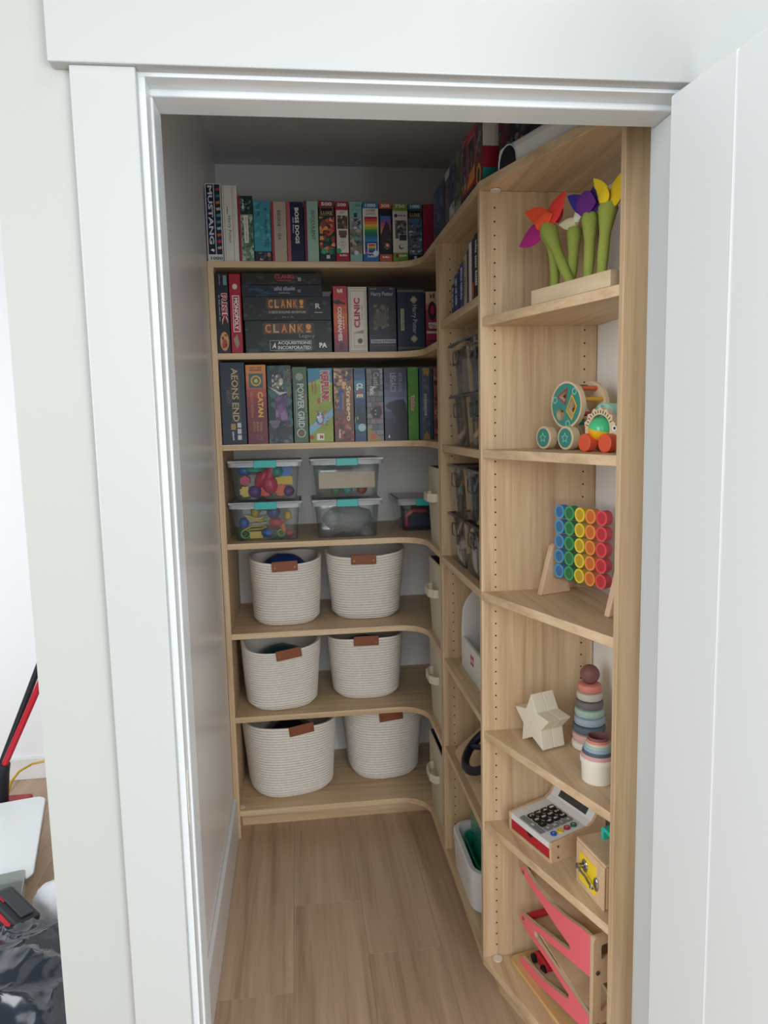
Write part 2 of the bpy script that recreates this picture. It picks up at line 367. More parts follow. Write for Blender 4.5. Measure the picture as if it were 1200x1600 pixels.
MB().box(XR, XW-.002, YN, Y1-.0005, .1101, 2.1254-T-.0003).build('side_panel', W_z, nu, bevel=.001)
MB().box(X0, XW-.002, Y0-.019, Y0, .1101, 2.1254-T).build('side_panel', W_z, nu, bevel=.001)
MB().prism([(XR+.045, YN-.0005), (X0+.04, Y0), (X0+.055, Y0), (XR+.06, YN-.0005)], 0, .1099-T).build('toe_kick', W_y, nu)
h = MB()
for cx_ in (XR+.037, XW-.034):
    hole_col(h, [(cx_, YN, .145+.032*i) for i in range(61) if not any(-.03 < .145+.032*i-z < .008 for z in ZN)], 'y')
hp = h.build('shelf_pin_holes', M_dark, nu); hp['kind'] = 'stuff'
for z in (2.101, .113):
    MB().cyl((XR+.036, YN-.013, z-.002), (XR+.036, YN-.013, z+.0015), .0125, n=18).build('cam_cover', mat('cam_cover', '#e5ddcf', .5), nu)
for z in (1.1262-T-.004,):
    pass

# ---------------------------------------------------------------- boxed games and puzzles
def gbox(name, label, cat, group, loc, rotz, w_, d_, h_, body, fn=None, lid=True):
    m = mat('card_'+body.strip('#'), body, .42)
    b = MB().box(-w_/2, w_/2, 0, d_, 0, h_)
    o = b.build(name, m, bevel=.0012, loc=loc, rotz=rotz); tag(o, label, cat, group)
    if fn:
        a = Art(w_, h_, -w_/2, 0, 0); fn(a); a.build(o)
    return o
YF = YB+.008
def back(name, label, grp, x0, x1, z0, z1, body, fn, d_=.27, cat='game box', y=YF):
    return gbox(name, label, cat, grp, ((x0+x1)/2, y, z0+.0003), 0, x1-x0-.0015, d_, z1-z0, body, fn)
G1, G2, G3 = 'puzzle boxes on the top shelf', 'board games on the second shelf', 'board games on the third shelf'
Z1, Z2_, Z3 = 2.1247, 1.812, 1.4925
W = '#e8e6e0'
def a_mustang(a):
    a.rect(.07, .09, .53, .985, '#0d1830').rect(.58, .09, .94, .985, '#0f2340')
    a.text('MUSTANG', .16, .22, .46, .97, '#cfd6e2', -90, .03)
    a.poly([(.2, .14), (.3, .165), (.46, .15), (.4, .12), (.3, .135)], W)
    for i, c in enumerate(['#b03a3a', '#2f7f6a', '#d9793a', '#c9b8a0', '#4a90a8', '#3f8d9c', '#a9c3c0', '#c3603a', '#c02f52', '#d8a090']):
        a.poly([(.64, .93-.083*i), (.9, .945-.083*i), (.93, .91-.083*i), (.7, .9-.083*i)], c)
    a.text('1000', .2, .02, .95, .06, '#3a3f4a', 0, .02)
back('puzzle_box', 'tallest white framed navy puzzle box lettered MUSTANG beside the left wall', G1, .003, .058, Z1, 2.383, '#d4d6d8', a_mustang, cat='puzzle box')
def a_white(a):
    a.rect(.1, 0, .14, 1, '#a8a49c').rect(.66, 0, .7, 1, '#a8a49c').rect(.2, 0, .5, 1, '#dcd9d2').rect(.78, .3, .8, 1, '#b0aca4')
    a.text('Harry Potter', .3, .24, .55, .6, '#4a4844', -90)
    a.dash((6,), .28, .62, .38, .72, '#77736c', -90)
back('puzzle_box', 'plain white puzzle box with thin grey script next to the tallest one', G1, .059, .112, Z1, 2.377, '#e0ddd6', a_white, cat='puzzle box')
def strip(a, c, u=.17): a.rect(0, 0, u, 1, c)
def a_fol(a):
    strip(a, '#a8273f', .13); a.rect(.13, 0, 1, 1, '#7d9683')
    a.rect(.13, .72, 1, 1, '#12302e'); a.mosaic(.16, .73, .98, .99, 26, ['#8fa89a', '#29524c', '#5f7f74', '#16393a'], .008, 5)
    a.mosaic(.16, .01, .98, .7, 90, ['#4f6f5c', '#93ab97', '#b9c9b6', '#37544a', '#6a8a73', '#a9bba8'], .011, 6, 1.3)
    a.rect(.36, .28, .66, .7, W); a.text('BOUQUET GARDEN', .44, .31, .58, .67, '#3a3d3a', -90)
    a.dash((3, 7,), .3, .8, .42, .94, W, -90)
back('puzzle_box', 'green leaf patterned puzzle box with white centre label', G1, .113, .163, Z1, 2.343, '#22423f', a_fol, cat='puzzle box')
def a_teal(a):
    a.rect(0, .17, 1, 1, '#3f95a8'); a.rect(.1, 0, 1, .16, '#14233a'); a.mosaic(.2, .02, .95, .15, 14, ['#7a3a32', '#c9b8a8', '#39485c', '#a87f6a'], .01, 8)
    a.mosaic(.02, .3, .98, .98, 25, ['#4aa0b2', '#3a8a9e', '#58adbc'], .014, 9)
    a.text('500', .6, .24, .9, .37, '#1f4f60', -90); a.dash((5, 3, 5,), .66, .45, .8, .7, '#1f5c6c', -90); a.dash((3, 3,), .2, .75, .42, .94, '#2a6d80', -90)
    a.disc(.72, .86, .004, '#1d5061')
back('puzzle_box', 'sky blue puzzle box with dark picture along its foot', G1, .164, .223, Z1, 2.327, '#123049', a_teal, cat='puzzle box')
def a_sea(a):
    strip(a, '#a63a44', .17); a.text('BESIDE', .42, .58, .62, .85, '#4a3f38', -90, .01); a.text('the', .46, .5, .58, .56, '#8a7a70', -90); a.text('SEA', .42, .36, .62, .48, '#4a3f38', -90, .01)
back('puzzle_box', 'beige puzzle box lettered BESIDE the SEA', G1, .224, .277, Z1, 2.326, '#b8a999', a_sea, cat='puzzle box')
def a_boss(a):
    strip(a, '#b85a62', .2); a.text('BOSS DOGS', .48, .3, .72, .9, W, -90, .035); a.dash((4, 6), .34, .48, .42, .74, '#b9c3d4', -90)
back('puzzle_box', 'navy puzzle box lettered BOSS DOGS in white', G1, .278, .337, Z1, 2.326, '#14213f', a_boss, cat='puzzle box')
def a_succ(a):
    strip(a, '#6f2440', .2); a.text('SUCCULENT', .52, .36, .76, .85, '#3f6a58', -90, .02); a.text('SPECTRUM', .42, .47, .5, .72, '#52786a', -90)
back('puzzle_box', 'mint puzzle box with a dark green title and maroon side stripe', G1, .338, .388, Z1, 2.329, '#9dbfae', a_succ, cat='puzzle box')
def top_num(a, c, n, tc=W): a.rect(0, .9, 1, 1, c); a.text(n, .16, .92, .84, .978, tc, 0, .03)
def a_l500(a):
    top_num(a, '#8c3434', '500'); a.rect(.1, .76, .9, .89, '#12151f'); a.text('LUXE', .16, .775, .84, .83, '#d6c08a', 0, .01); a.frame(.1, .76, .9, .89, .001, '#b89858')
    a.rect(.0, .12, 1, .75, '#0f3a30'); a.mosaic(.02, .14, .98, .74, 40, ['#1e6a48', '#c9623a', '#d98a3f', '#b8344f', '#e0a06a', '#134a38', '#a83d3a'], .017, 21)
    a.rect(0, 0, 1, .12, '#141a2a'); a.disc(.27, .17, .010, '#2fa46a'); a.disc(.7, .17, .010, '#237a55'); a.rect(.42, .05, .64, .11, '#c9ced8')
back('puzzle_box', 'puzzle box numbered 500 with red top and green and orange artwork', G1, .389, .446, Z1, 2.33, '#161b2c', a_l500, cat='puzzle box')
def a_r500(a):
    top_num(a, '#a01a36', '500'); a.rect(0, .87, 1, .9, '#a01a36'); a.rect(.06, .15, .95, .86, '#dedad0'); a.rect(0, 0, 1, .15, '#a01a36')
    a.rect(.14, .55, .92, .77, '#4d4236'); a.mosaic(.15, .55, .91, .77, 30, ['#8a7a66', '#2f2a26', '#b0a28e', '#6b4a3a'], .008, 22)
    a.rect(.22, .44, .84, .52, '#6a5a4c'); a.rect(.3, .4, .78, .44, '#5a4a3e'); a.text('500', .34, .8, .66, .84, '#9a7a4a')
    for u, v in ((.5, .3), (.34, .3), (.66, .3), (.5, .24), (.5, .36)): a.disc(u, v, .006, '#8a8a86'); a.disc(u, v, .0048, '#dedad0')
    a.disc(.2, .18, .009, '#2fa45a'); a.text('Buffalo', .26, .09, .84, .125, W, 0, .02)
back('puzzle_box', 'puzzle box numbered 500 with red ends and a white middle', G1, .447, .4945, Z1, 2.328, '#8f1830', a_r500, cat='puzzle box')
def a_m300(a):
    a.text('300', .46, .91, .9, .965, '#4f7d7c', 0, .01); a.dash((6, 1, 6, 3,), .1, .85, .9, .87, '#5d8c8a'); a.rect(.36, .74, .62, .81, '#1f4550')
    a.rect(.12, .55, .92, .72, '#8a8f92'); a.mosaic(.12, .55, .92, .72, 22, ['#c7b0a8', '#3d4c55', '#6f8290', '#e0d6cc'], .01, 23)
    a.rect(.02, .12, .98, .54, '#5f6f6a'); a.mosaic(.02, .12, .98, .54, 40, ['#3a5048', '#8b7a68', '#b7a89a', '#6f9a90', '#4a4640', '#a08a7a'], .016, 24)
    a.disc(.5, .15, .008, '#cfd8d4')
back('puzzle_box', 'pale mint puzzle box numbered 300 with grey landscape picture', G1, .496, .5415, Z1, 2.329, '#86b4ae', a_m300, cat='puzzle box')
def a_j1000(a):
    top_num(a, '#1c78b0', '1000'); a.rect(0, .13, 1, .9, '#e2dfda'); a.text('JOSIE', .2, .84, .8, .88, '#2a2a2c', 0, .02); a.text('LEWIS', .2, .79, .8, .83, '#55555a', 0, .0)
    a.grad(.1, .13, .93, .76, ['#b02a4a', '#d8553a', '#e08a3a', '#e8c03a', '#a8b83a', '#3f9a4a', '#1f7a5a', '#1d6a7a', '#1f7aa0', '#2a8ab8', '#1f4f8a', '#274a90', '#3a3f88', '#5a4a90', '#9a6a9a'])
    a.rect(.27, .14, .82, .31, W); a.grad(.32, .15, .77, .3, ['#b02a4a', '#e08a3a', '#e8c03a', '#3f9a4a', '#1f7aa0', '#274a90', '#6a4a90']); a.rect(0, 0, 1, .13, '#1c6aa8'); a.disc(.8, .14, .010, '#d8e2ea'); a.text('Buffalo', .28, .075, .8, .11, W, 0, .02)
back('puzzle_box', 'puzzle box numbered 1000 with blue ends and rainbow stripes', G1, .543, .5995, Z1, 2.327, '#1c5f96', a_j1000, cat='puzzle box')
def a_c300(a):
    top_num(a, '#c0503a', '300'); a.grad(.1, .3, .92, .78, ['#4a6ab0', '#7a5aa8', '#b85a90', '#d8785a', '#c99a4a', '#7a6a3a', '#4a4a30', '#2f3026'])
    a.poly([(.1, .45), (.55, .7), (.8, .62), (.92, .5), (.92, .4), (.1, .35)], '#34303c'); a.rect(.2, .2, .85, .33, '#2a2620'); a.mosaic(.22, .21, .83, .32, 14, ['#d89a4a', '#8a5a7a', '#3a3430', '#e8c07a'], .008, 25)
    a.rect(0, 0, 1, .13, '#c0503a'); a.text('Buffalo', .22, .065, .8, .1, W, 0, .02)
back('puzzle_box', 'dark puzzle box numbered 300 with coral ends and sunset picture', G1, .601, .647, Z1, 2.326, '#161a2c', a_c300, cat='puzzle box')
def a_g750(a):
    top_num(a, '#7a9a3a', '750'); a.rect(0, .87, 1, .9, '#7a9a3a'); a.rect(0, .16, 1, .87, '#d8d6d0'); a.disc(.22, .79, .006, '#2f3a4a'); a.dash((7, 4,), .36, .775, .9, .81, '#4a4f5a')
    a.rect(.16, .4, .92, .71, '#5d5a60'); a.mosaic(.16, .46, .92, .71, 36, ['#3a4a3f', '#b08a98', '#7a8a9a', '#2f3036', '#c4b4bc', '#8a6a7a'], .01, 26); a.rect(.4, .36, .94, .47, W); a.rect(.43, .365, .92, .465, '#3a3a40')
    a.disc(.56, .26, .009, '#3a3a3a'); a.disc(.6, .27, .007, '#d8d6d0'); a.rect(0, 0, 1, .16, '#7a9a3a'); a.rect(.18, .07, .34, .14, '#8a2a3a'); a.dash((5,), .4, .09, .9, .13, W, 0, .01)
back('puzzle_box', 'puzzle box numbered 750 with olive green ends', G1, .649, .7035, Z1, 2.325, '#6f8d36', a_g750, cat='puzzle box')
def a_l1000(a):
    top_num(a, '#2a7a9a', '1000'); a.rect(.08, .76, .92, .885, '#14161f'); a.text('LUXE', .14, .775, .84, .83, '#d6c08a', 0, .01); a.frame(.08, .76, .92, .885, .001, '#8a7a58')
    a.rect(0, .12, 1, .75, '#5a6a78'); a.mosaic(.02, .13, .98, .74, 60, ['#8a98a2', '#3a4a5a', '#c4ccd0', '#2a6a9a', '#6a7078', '#1f3a5a'], .012, 27, .6); a.ell(.5, .68, .3, .04, '#2a7ab0'); a.rect(0, 0, 1, .12, '#141c30'); a.rect(.38, .05, .58, .1, '#c9ced8')
back('puzzle_box', 'puzzle box numbered 1000 with blue top and grey city artwork', G1, .705, .756, Z1, 2.325, '#141c30', a_l1000, cat='puzzle box')
back('puzzle_box', 'plain dark red puzzle box at the rounded shelf corner', G1, .758, .799, Z1, 2.324, '#97243f', lambda a: a.mosaic(.1, .55, .9, .8, 6, ['#b05a6a', '#7a1c34'], .004, 28), cat='puzzle box')

# second shelf
def a_risk(a):
    a.rect(.62, .85, .9, .97, '#6a8f90'); a.dash((6,), .3, .85, .4, .98, '#8a94a0', -90)
    a.text('RISK', .42, .36, .88, .75, '#e6e0d8', -90, .06); a.text('RISK', .45, .365, .85, .745, '#b82a38', -90, .02)
    a.dash((3, 5, 8, 4,), .22, .4, .3, .73, '#b8bcc4', -90); a.ell(.54, .15, .34, .12, '#c99a5a'); a.mosaic(.34, .06, .76, .24, 14, ['#7a2a26', '#20242e', '#d8b478', '#a83a32'], .011, 31)
back('game_box', 'black game box lettered RISK in red beside the left upright', G2, .0225, .068, Z2_, 2.086, '#0f1424', a_risk)
def a_mono(a):
    a.rect(.24, .27, .84, .73, '#e8e2da'); a.rect(.3, .28, .78, .72, '#a31a34'); a.text('MONOPOLY', .36, .3, .72, .7, '#efe9e0', -90, .03); a.poly([(.2, .18), (.55, .24), (.7, .12), (.5, .06), (.35, .1)], '#8f8a70')
    a.ell(.5, .84, .22, .035, '#d8c0a8')
back('game_box', 'red game box lettered MONOPOLY upright beside the stack', G2, .0695, .1105, Z2_, 2.083, '#a5142f', a_mono)
GS = 'dark game boxes lying in a stack'
def stones(a, seed): a.mosaic(.0, .0, 1, 1, 34, ['#2a2c30', '#34363a', '#22252a', '#3b3a3a'], .016, seed, .6)
def clank(a, u0, v0, u1, v1):
    a.rect(u0-.02, v0-.04, u1+.02, v1+.04, '#3a2f28')
    for i, ch in enumerate('CLANK!'):
        q = (u1-u0)/6; a.rect(u0+q*i+q*.04, v0-.03, u0+q*(i+1)-q*.1, v1+.02, ['#6a4630', '#5a463c', '#63402c'][i % 3]); a.text(ch, u0+q*i+q*.12, v0, u0+q*(i+1)-q*.18, v1, ['#e08a3a', '#c9a06a', '#d98038', '#e0a050', '#d07a34', '#e09a4a'][i], 0, .02)
def a_k4(a):
    stones(a, 41); a.mosaic(0, 0, 1, .4, 14, ['#173a30', '#1d4a38', '#12261f'], .03, 42, .5); clank(a, .22, .62, .78, .88); a.text('Legacy', .62, .43, .8, .58, '#9a948a')
    a.frame(.28, .07, .76, .38, .001, '#c9ccd0'); a.text('ACQUISITIONS', .37, .24, .75, .35, '#e0e2e6', 0, .02); a.text('INCORPORATED', .37, .1, .75, .21, '#e0e2e6', 0, .02); a.poly([(.3, .12), (.34, .33), (.35, .12), (.33, .18)], '#e0e2e6')
    a.text('PA', .85, .14, .94, .3, '#e8e8ea', 0, .05)
gbox('game_box', 'thick dark green game box at the bottom of the lying stack', 'game box', GS, (.271, YF-.003, Z2_), 0, .304, .28, .112, '#12211f', a_k4)
def a_k3(a):
    stones(a, 43); clank(a, .28, .52, .7, .86); a.rect(.26, .26, .74, .42, '#2f2d2a'); a.text('A DECK-BUILDING ADVENTURE', .29, .29, .71, .39, '#c4bdb2'); a.text('M I A', .44, .1, .57, .16, '#9aa0a6')
    a.text('R', .82, .48, .88, .7, '#c4c8cc', 0, .03); a.rect(.81, .3, .9, .34, '#9a9ea2')
gbox('game_box', 'grey stone patterned game box second from the bottom of the lying stack', 'game box', GS, (.269, YF, Z2_+.1125), 0, .308, .28, .082, '#1c1e22', a_k3)
def a_k2(a):
    a.mosaic(0, 0, .5, 1, 12, ['#10243c', '#0f1d30', '#16365a'], .03, 44, .3); a.dash((6, 9,), .4, .5, .66, .85, '#8f98a0', 0, .02); a.dash((9,), .46, .25, .6, .38, '#7c8894'); a.rect(.69, .35, .73, .6, '#6f767c')
gbox('game_box', 'thin midnight blue game box third from the bottom of the lying stack', 'game box', GS, (.2535, YF+.006, Z2_+.195), 0, .282, .28, .040, '#0e1826', a_k2)
def a_k1(a):
    a.mosaic(0, .1, 1, 1, 14, ['#2a2420', '#1f1a1c', '#38302a'], .025, 45, .4); a.text('CLANK!', .41, .5, .65, .86, '#a8343a', 0, .04); a.rect(.44, .3, .62, .42, '#8a2a30'); a.rect(.7, .3, .74, .62, '#8a8a8c')
gbox('game_box', 'thin black game box on top of the lying stack', 'game box', GS, (.2535, YF+.006, Z2_+.2355), 0, .280, .28, .040, '#15130f', a_k1)
def a_code(a):
    a.grad(0, 0, 1, 1, ['#b02a40', '#b8303e', '#c24038', '#cc5636', '#d06a38', '#cc6038', '#c04a3a', '#a83440', '#8a2a48', '#6a2244'])
    a.poly([(-.0, .78), (.4, .8), (.62, .76), (.9, .75), (.8, .72), (.5, .735), (.3, .72), (0, .75)], '#161418'); a.text('CODENAMES', .3, .17, .6, .69, '#f0e8e0', -90, .03); a.dash((4,), .68, .35, .76, .55, '#f0d8c8', -90); a.dash((4,), .3, .9, .7, .96, '#f0e4dc', 0, .03)
    a.dash((3,), .4, .03, .66, .14, '#221a20', -90, .02)
back('game_box', 'orange and red game box lettered CODENAMES', G2, .4305, .481, Z2_, 2.041, '#7f2340', a_code)
def a_clin(a):
    a.frame(.04, .02, .96, .98, .0025, '#a39c8e'); a.frame(.13, .06, .87, .94, .001, '#6f6a60'); a.text('CLINIC', .3, .37, .62, .83, '#b02a34', 90, .04); a.dash((6, 7,), .7, .5, .76, .72, '#7a8a78', 90); a.rect(.25, .08, .82, .3, '#b0a896'); a.rect(.28, .1, .79, .28, '#d2cbbb'); a.disc(.6, .17, .009, '#4a4640'); a.poly([(.28, .3), (.8, .34), (.8, .29)], '#8f8a7c')
back('game_box', 'cream game box lettered CLINIC in red', G2, .483, .552, Z2_, 2.039, '#d8d0c0', a_clin)
def a_hp1(a):
    a.text('Harry Potter', .1, .84, .9, .92, '#8fa0ac', 0, .02); a.dash((6,), .06, .955, .3, .975, '#8a8f96'); a.dash((4,), .76, .955, .92, .975, '#8a8f96'); a.mosaic(.18, .34, .72, .72, 60, ['#4a4038', '#5f5446', '#38322e', '#6f6350', '#2d2a2a'], .014, 46); a.ell(.48, .5, .2, .12, '#4a4236'); a.frame(.35, .4, .6, .66, .001, '#6f6350')
    a.rect(.06, .13, .96, .19, '#9aa2a6'); a.text('Charms & Potions', .1, .145, .92, .178, '#20242a', 0, .03); a.text('A Cooperative Deck-Building Game', .12, .085, .92, .105, '#8f949a')
back('game_box', 'dark brown game box with faded crest picture and grey title strip', G2, .5555, .657, Z2_, 2.04, '#23212c', a_hp1)
def a_hp2(a):
    a.rect(0, .93, 1, .965, '#6b5a4a'); a.rect(0, .04, 1, .07, '#5a3f3c')
    for v in (.81, .2):
        for du, dv in ((0, .028), (0, -.028), (.06, 0), (-.06, 0)): a.disc(.6+du, v+dv, .007, '#8f8578')
        a.disc(.6, v, .008, '#b0a592')
    a.text('Harry Potter', .5, .28, .72, .73, '#9aa6ae', -90, .01); a.rect(.12, .33, .24, .67, '#a4aa84'); a.text('Hogwarts Battle', .15, .35, .22, .65, '#3f4a2a', -90, .03)
back('game_box', 'navy game box with silver title and pale olive side label', G2, .66, .7605, Z2_, 2.036, '#13293f', a_hp2)
def a_pv(a):
    a.grad(0, 0, 1, 1, ['#c9b89c', '#c4a88c', '#b8707a', '#a83a5a', '#a02a4c', '#8a2244', '#8a2040', '#a8204a', '#7a1a3a', '#5a1a34']); a.dash((2,), .25, .9, .6, .97, '#5a4a3a'); a.ell(.4, .68, .26, .16, '#2a1420'); a.ell(.42, .7, .12, .08, '#b81f4a')
    a.text('POWER', .16, .43, .75, .49, '#efe6da', 0, .05); a.text('VACUUM', .16, .38, .8, .43, '#efe6da', 0, .05); a.rect(.04, .3, .96, .34, '#d8cdbf')
back('game_box', 'crimson and tan game box lettered POWER VACUUM half hidden by the upright', G2, .763, .823, Z2_, 2.021, '#8a2040', a_pv)

# third shelf
def a_aeon(a):
    a.text('AEONS END', .46, .28, .72, .93, '#b9a478', -90, .02); a.frame(.44, .28, .76, .86, .0008, '#9a8a60'); a.text('LEGACY', .26, .5, .38, .66, '#8a6a5a', -90); a.frame(.22, .48, .4, .7, .0006, '#8a5a50')
    for i in range(3): a.rect(.62, .055+.075*i, .78, .115+.075*i, '#c0c4c8')
    a.rect(.36, .18, .56, .255, '#a8844a'); a.dash((5,), .4, .05, .5, .16, '#c0c4c8', -90)
back('game_box', 'navy game box lettered AEONS END at the left end of the third shelf', G3, .0235, .111, Z3, 1.781, '#10233a', a_aeon, d_=.3)
def a_catan(a):
    a.grad(0, 0, 1, 1, ['#d0843a', '#cc7a38', '#c46a36', '#a8443a', '#8a2c38', '#7a2636', '#702434', '#6c2434', '#682234', '#642034']); a.rect(.15, .71, .85, .89, '#1f5a68'); a.disc(.5, .8, .019, '#c99a4a'); a.disc(.5, .8, .013, '#3a6a58'); a.disc(.5, .8, .007, '#d8a85a'); a.text('CATAN', .55, .34, .82, .66, '#e0b04a', -90, .04); a.text('GALLERY EDITION', .2, .34, .32, .67, '#c98a50', -90)
    for i, q in enumerate(('TRADE', 'BUILD', 'SETTLE')): a.text(q, .62-.17*i, .16, .72-.17*i, .28, '#d09a60', -90)
    a.disc(.55, .08, .009, '#b87a50'); a.disc(.55, .08, .008, '#682234'); a.dash((9,), .2, .925, .8, .945, '#6a2a20'); a.dash((5, 4,), .2, .955, .8, .975, '#6a2a20')
back('game_box', 'orange to maroon game box lettered CATAN', G3, .1135, .185, Z3, 1.771, '#7a2a34', a_catan, d_=.3)
def a_out(a):
    a.mosaic(0, 0, 1, 1, 30, ['#1f4a52', '#2a5a5c', '#17383f', '#355f60'], .03, 51); a.mosaic(.3, .3, .8, .62, 30, ['#5a3a6a', '#7a4a80', '#4a3060', '#8a6a94'], .02, 52, 1.8); a.mosaic(.2, .68, .65, .9, 34, ['#c4bba8', '#8a8274', '#e0d6c4', '#6a5a50'], .011, 53); a.poly([(.02, .74), (.5, .62), (.85, .66), (.5, .66)], '#b8c4c4')
    a.mosaic(.0, 0, .9, .3, 34, ['#14242c', '#4a4a58', '#6a6070', '#1c3038', '#2f2a3a'], .02, 54); a.text('AEONS END', .8, .6, .94, .96, '#8a7440', -90, .02)
back('game_box', 'dark teal fantasy game box with purple robed figure artwork', G3, .187, .275, Z3, 1.768, '#18333c', a_out, d_=.3)
def a_grid(a):
    a.text('POWER GRID', .3, .2, .76, .78, '#c9d0c4', -90, .02); a.rect(.2, .2, .24, .7, '#a8b4a4'); a.disc(.5, .13, .016, '#c4ccc0'); a.disc(.5, .13, .013, '#3f5a46'); a.rect(.38, .12, .62, .14, '#a83a34'); a.disc(.48, .87, .013, '#9aa898'); a.dash((12,), .84, .4, .9, .64, '#a8b4a4', -90)
    for k in range(5): a.poly([(.48, .87), (.48+.22*math.cos(k*1.257), .87+.045*math.sin(k*1.257)), (.48+.2*math.cos(k*1.257+.5), .87+.04*math.sin(k*1.257+.5))], '#7d8f80')
back('game_box', 'moss green game box lettered POWER GRID', G3, .277, .330, Z3, 1.762, '#4a6650', a_grid, d_=.3)
def a_kerp(a):
    a.rect(0, .8, 1, 1, '#2a83a8'); a.poly([(0, .8), (.5, .86), (1, .8), (1, .78), (0, .78)], '#a8b850'); a.text('KERPLUNK', .5, .54, .9, .97, '#d8d0c8', -90, .09); a.text('KERPLUNK', .54, .55, .86, .96, '#b02a34', -90, .05)
    a.dash((8,), .26, .66, .34, .84, '#a83a30', -90, .02); a.dash((7,), .14, .68, .22, .85, '#a83a30', -90, .02); a.rect(.36, .53, .47, .6, '#a84a3a')
    for k in range(26): q = k*.2417; a.poly([(.55, .34), (.55+.5*math.cos(q), .34+.17*math.sin(q)), (.55+.5*math.cos(q+.02), .34+.17*math.sin(q+.02))], '#4a5230')
    a.poly([(0, .22), (.62, .36), (1, .47), (1, .36), (.62, .25), (0, .1)], '#7ab0cc'); a.ell(.45, .32, .16, .085, '#2f5a94'); a.ell(.46, .32, .11, .06, '#a8c8dc'); a.mosaic(.3, .2, .8, .44, 20, ['#3a6aa8', '#b84a44', '#dfe8ee', '#8a5a90', '#c44a4a'], .009, 56)
    a.rect(.3, .03, .6, .12, '#e8e4dc'); a.text('M', .42, .05, .56, .1, '#b02a34', 0, .06); a.disc(.1, .07, .008, '#b02a34')
back('game_box', 'lime and blue game box lettered KERPLUNK', G3, .332, .420, Z3, 1.756, '#94a844', a_kerp, d_=.3)
def a_strat(a):
    a.grad(0, 0, 1, 1, ['#7a5a4a', '#8a5a44', '#8a5a46', '#80503e', '#7a4a3c', '#70443a', '#6a4038', '#5f3a34']); a.mosaic(.02, .72, .98, .99, 34, ['#3a2a3a', '#c0946c', '#2a3a5a', '#5a3a30', '#d8b48a'], .014, 57); a.poly([(.2, .75), (.5, .7), (.4, .42), (.24, .4)], '#2a4a88'); a.mosaic(.02, .4, .3, .75, 20, ['#8a6a4a', '#c09a70', '#4a3a3a'], .012, 58)
    a.mosaic(.02, .01, .98, .32, 34, ['#4a2a2a', '#b07a5a', '#7a2a2a', '#2a2226', '#9a4a40'], .015, 59); a.text('Stratego', .56, .28, .88, .76, '#e4cf98', -90, .035); a.text('ORIGINAL', .4, .44, .49, .66, '#c9b48a', -90); a.dash((5,), .22, .05, .3, .16, W, -90)
back('game_box', 'brown game box of painted faces lettered Stratego', G3, .423, .495, Z3, 1.756, '#5a3a34', a_strat, d_=.3)
def a_clue(a):
    a.grad(0, 0, 1, 1, ['#1f4a70', '#2a5f86', '#4a86a0', '#3f7a98', '#2a6288', '#1c4a72', '#173a5c', '#20405a', '#6aa0aa', '#2a6a88', '#1a4a74', '#153f68'])
    for i, (ch, c) in enumerate(zip('CLUE', ['#e6e2da', '#e6e2da', '#c03a40', '#e6d8b8'])): a.text(ch, .2, .75-.05*i, .78, .795-.05*i, c, -90, .06)
    a.poly([(.05, .24), (.2, .48), (.4, .42), (.5, .46), (.62, .36), (.85, .4), (1, .3), (1, .24)], '#0f2236'); a.disc(.62, .19, .014, '#a8c8c8'); a.rect(.2, .3, .3, .34, '#d0b050')
back('game_box', 'narrow blue game box lettered CLUE', G3, .497, .539, Z3, 1.755, '#17406a', a_clue, d_=.3)
def a_cast(a):
    r_ = random.Random(60)
    for i in range(13):
        for j in range(3): a.rect(.02+.33*j-(.12 if i % 2 else 0)*(j > 0), .01+.076*i, .31+.33*j-(.12 if i % 2 and j < 2 else 0), .076+.076*i, r_.choice(['#6f7276', '#7c7f83', '#62656a', '#878a8c']))
    a.rect(.34, .7, .8, .97, '#2c2e34'); a.text('Castle', .42, .72, .74, .94, '#9a9ea2', -90, .02); a.text('Panic', .2, .63, .5, .75, '#dcd6d0', -90, .04); a.poly([(.18, .4), (.5, .5), (.85, .5), (.92, .38), (.75, .29), (.4, .3)], '#8a4a4a'); a.poly([(.22, .4), (.52, .48), (.82, .48), (.88, .38), (.73, .31), (.42, .32)], '#16181c')
    a.rect(.48, .41, .56, .425, '#c4c4c4'); a.rect(.48, .36, .56, .375, '#c4c4c4'); a.poly([(0, 0), (1, 0), (.9, .02), (0, .2)], '#9a8050'); a.disc(.35, .06, .010, '#c0502a')
back('game_box', 'grey stonework game box with a dark shield emblem', G3, .541, .604, Z3, 1.755, '#4a4d52', a_cast, d_=.3)
def a_betr(a):
    a.grad(0, 0, 1, 1, ['#2c3044', '#343a52', '#464c68', '#5a607c', '#6a708a', '#5f6480', '#3a4058', '#2a2f44', '#232840', '#20243a']); a.poly([(.04, .48), (.2, .53), (.5, .56), (.85, .57), (.95, .5), (1, .3), (.8, .05), (.3, .1), (.5, .3), (.3, .42), (.14, .44)], '#1c2032'); a.text('LEGACY', .26, .66, .52, .93, '#8f96a6', -90, .02); a.text('BETRAYAL', .64, .66, .78, .93, '#8f96a6', -90); a.poly([(.14, .04), (.2, .09), (.22, .04)], W)
back('game_box', 'slate blue game box lettered BETRAYAL LEGACY', G3, .606, .6905, Z3, 1.754, '#232840', a_betr, d_=.3)
def a_twist(a):
    a.mosaic(0, 0, 1, 1, 24, ['#4f8a2c', '#5a9a34', '#487f2a'], .012, 61); a.text('Twister', .3, .4, .62, .62, '#e8d8d0', -90, .09); a.text('Twister', .34, .41, .58, .61, '#b02a3a', -90, .04)
back('game_box', 'bright green game box lettered Twister', G3, .693, .733, Z3, 1.755, '#4c8a2c', a_twist, d_=.3)
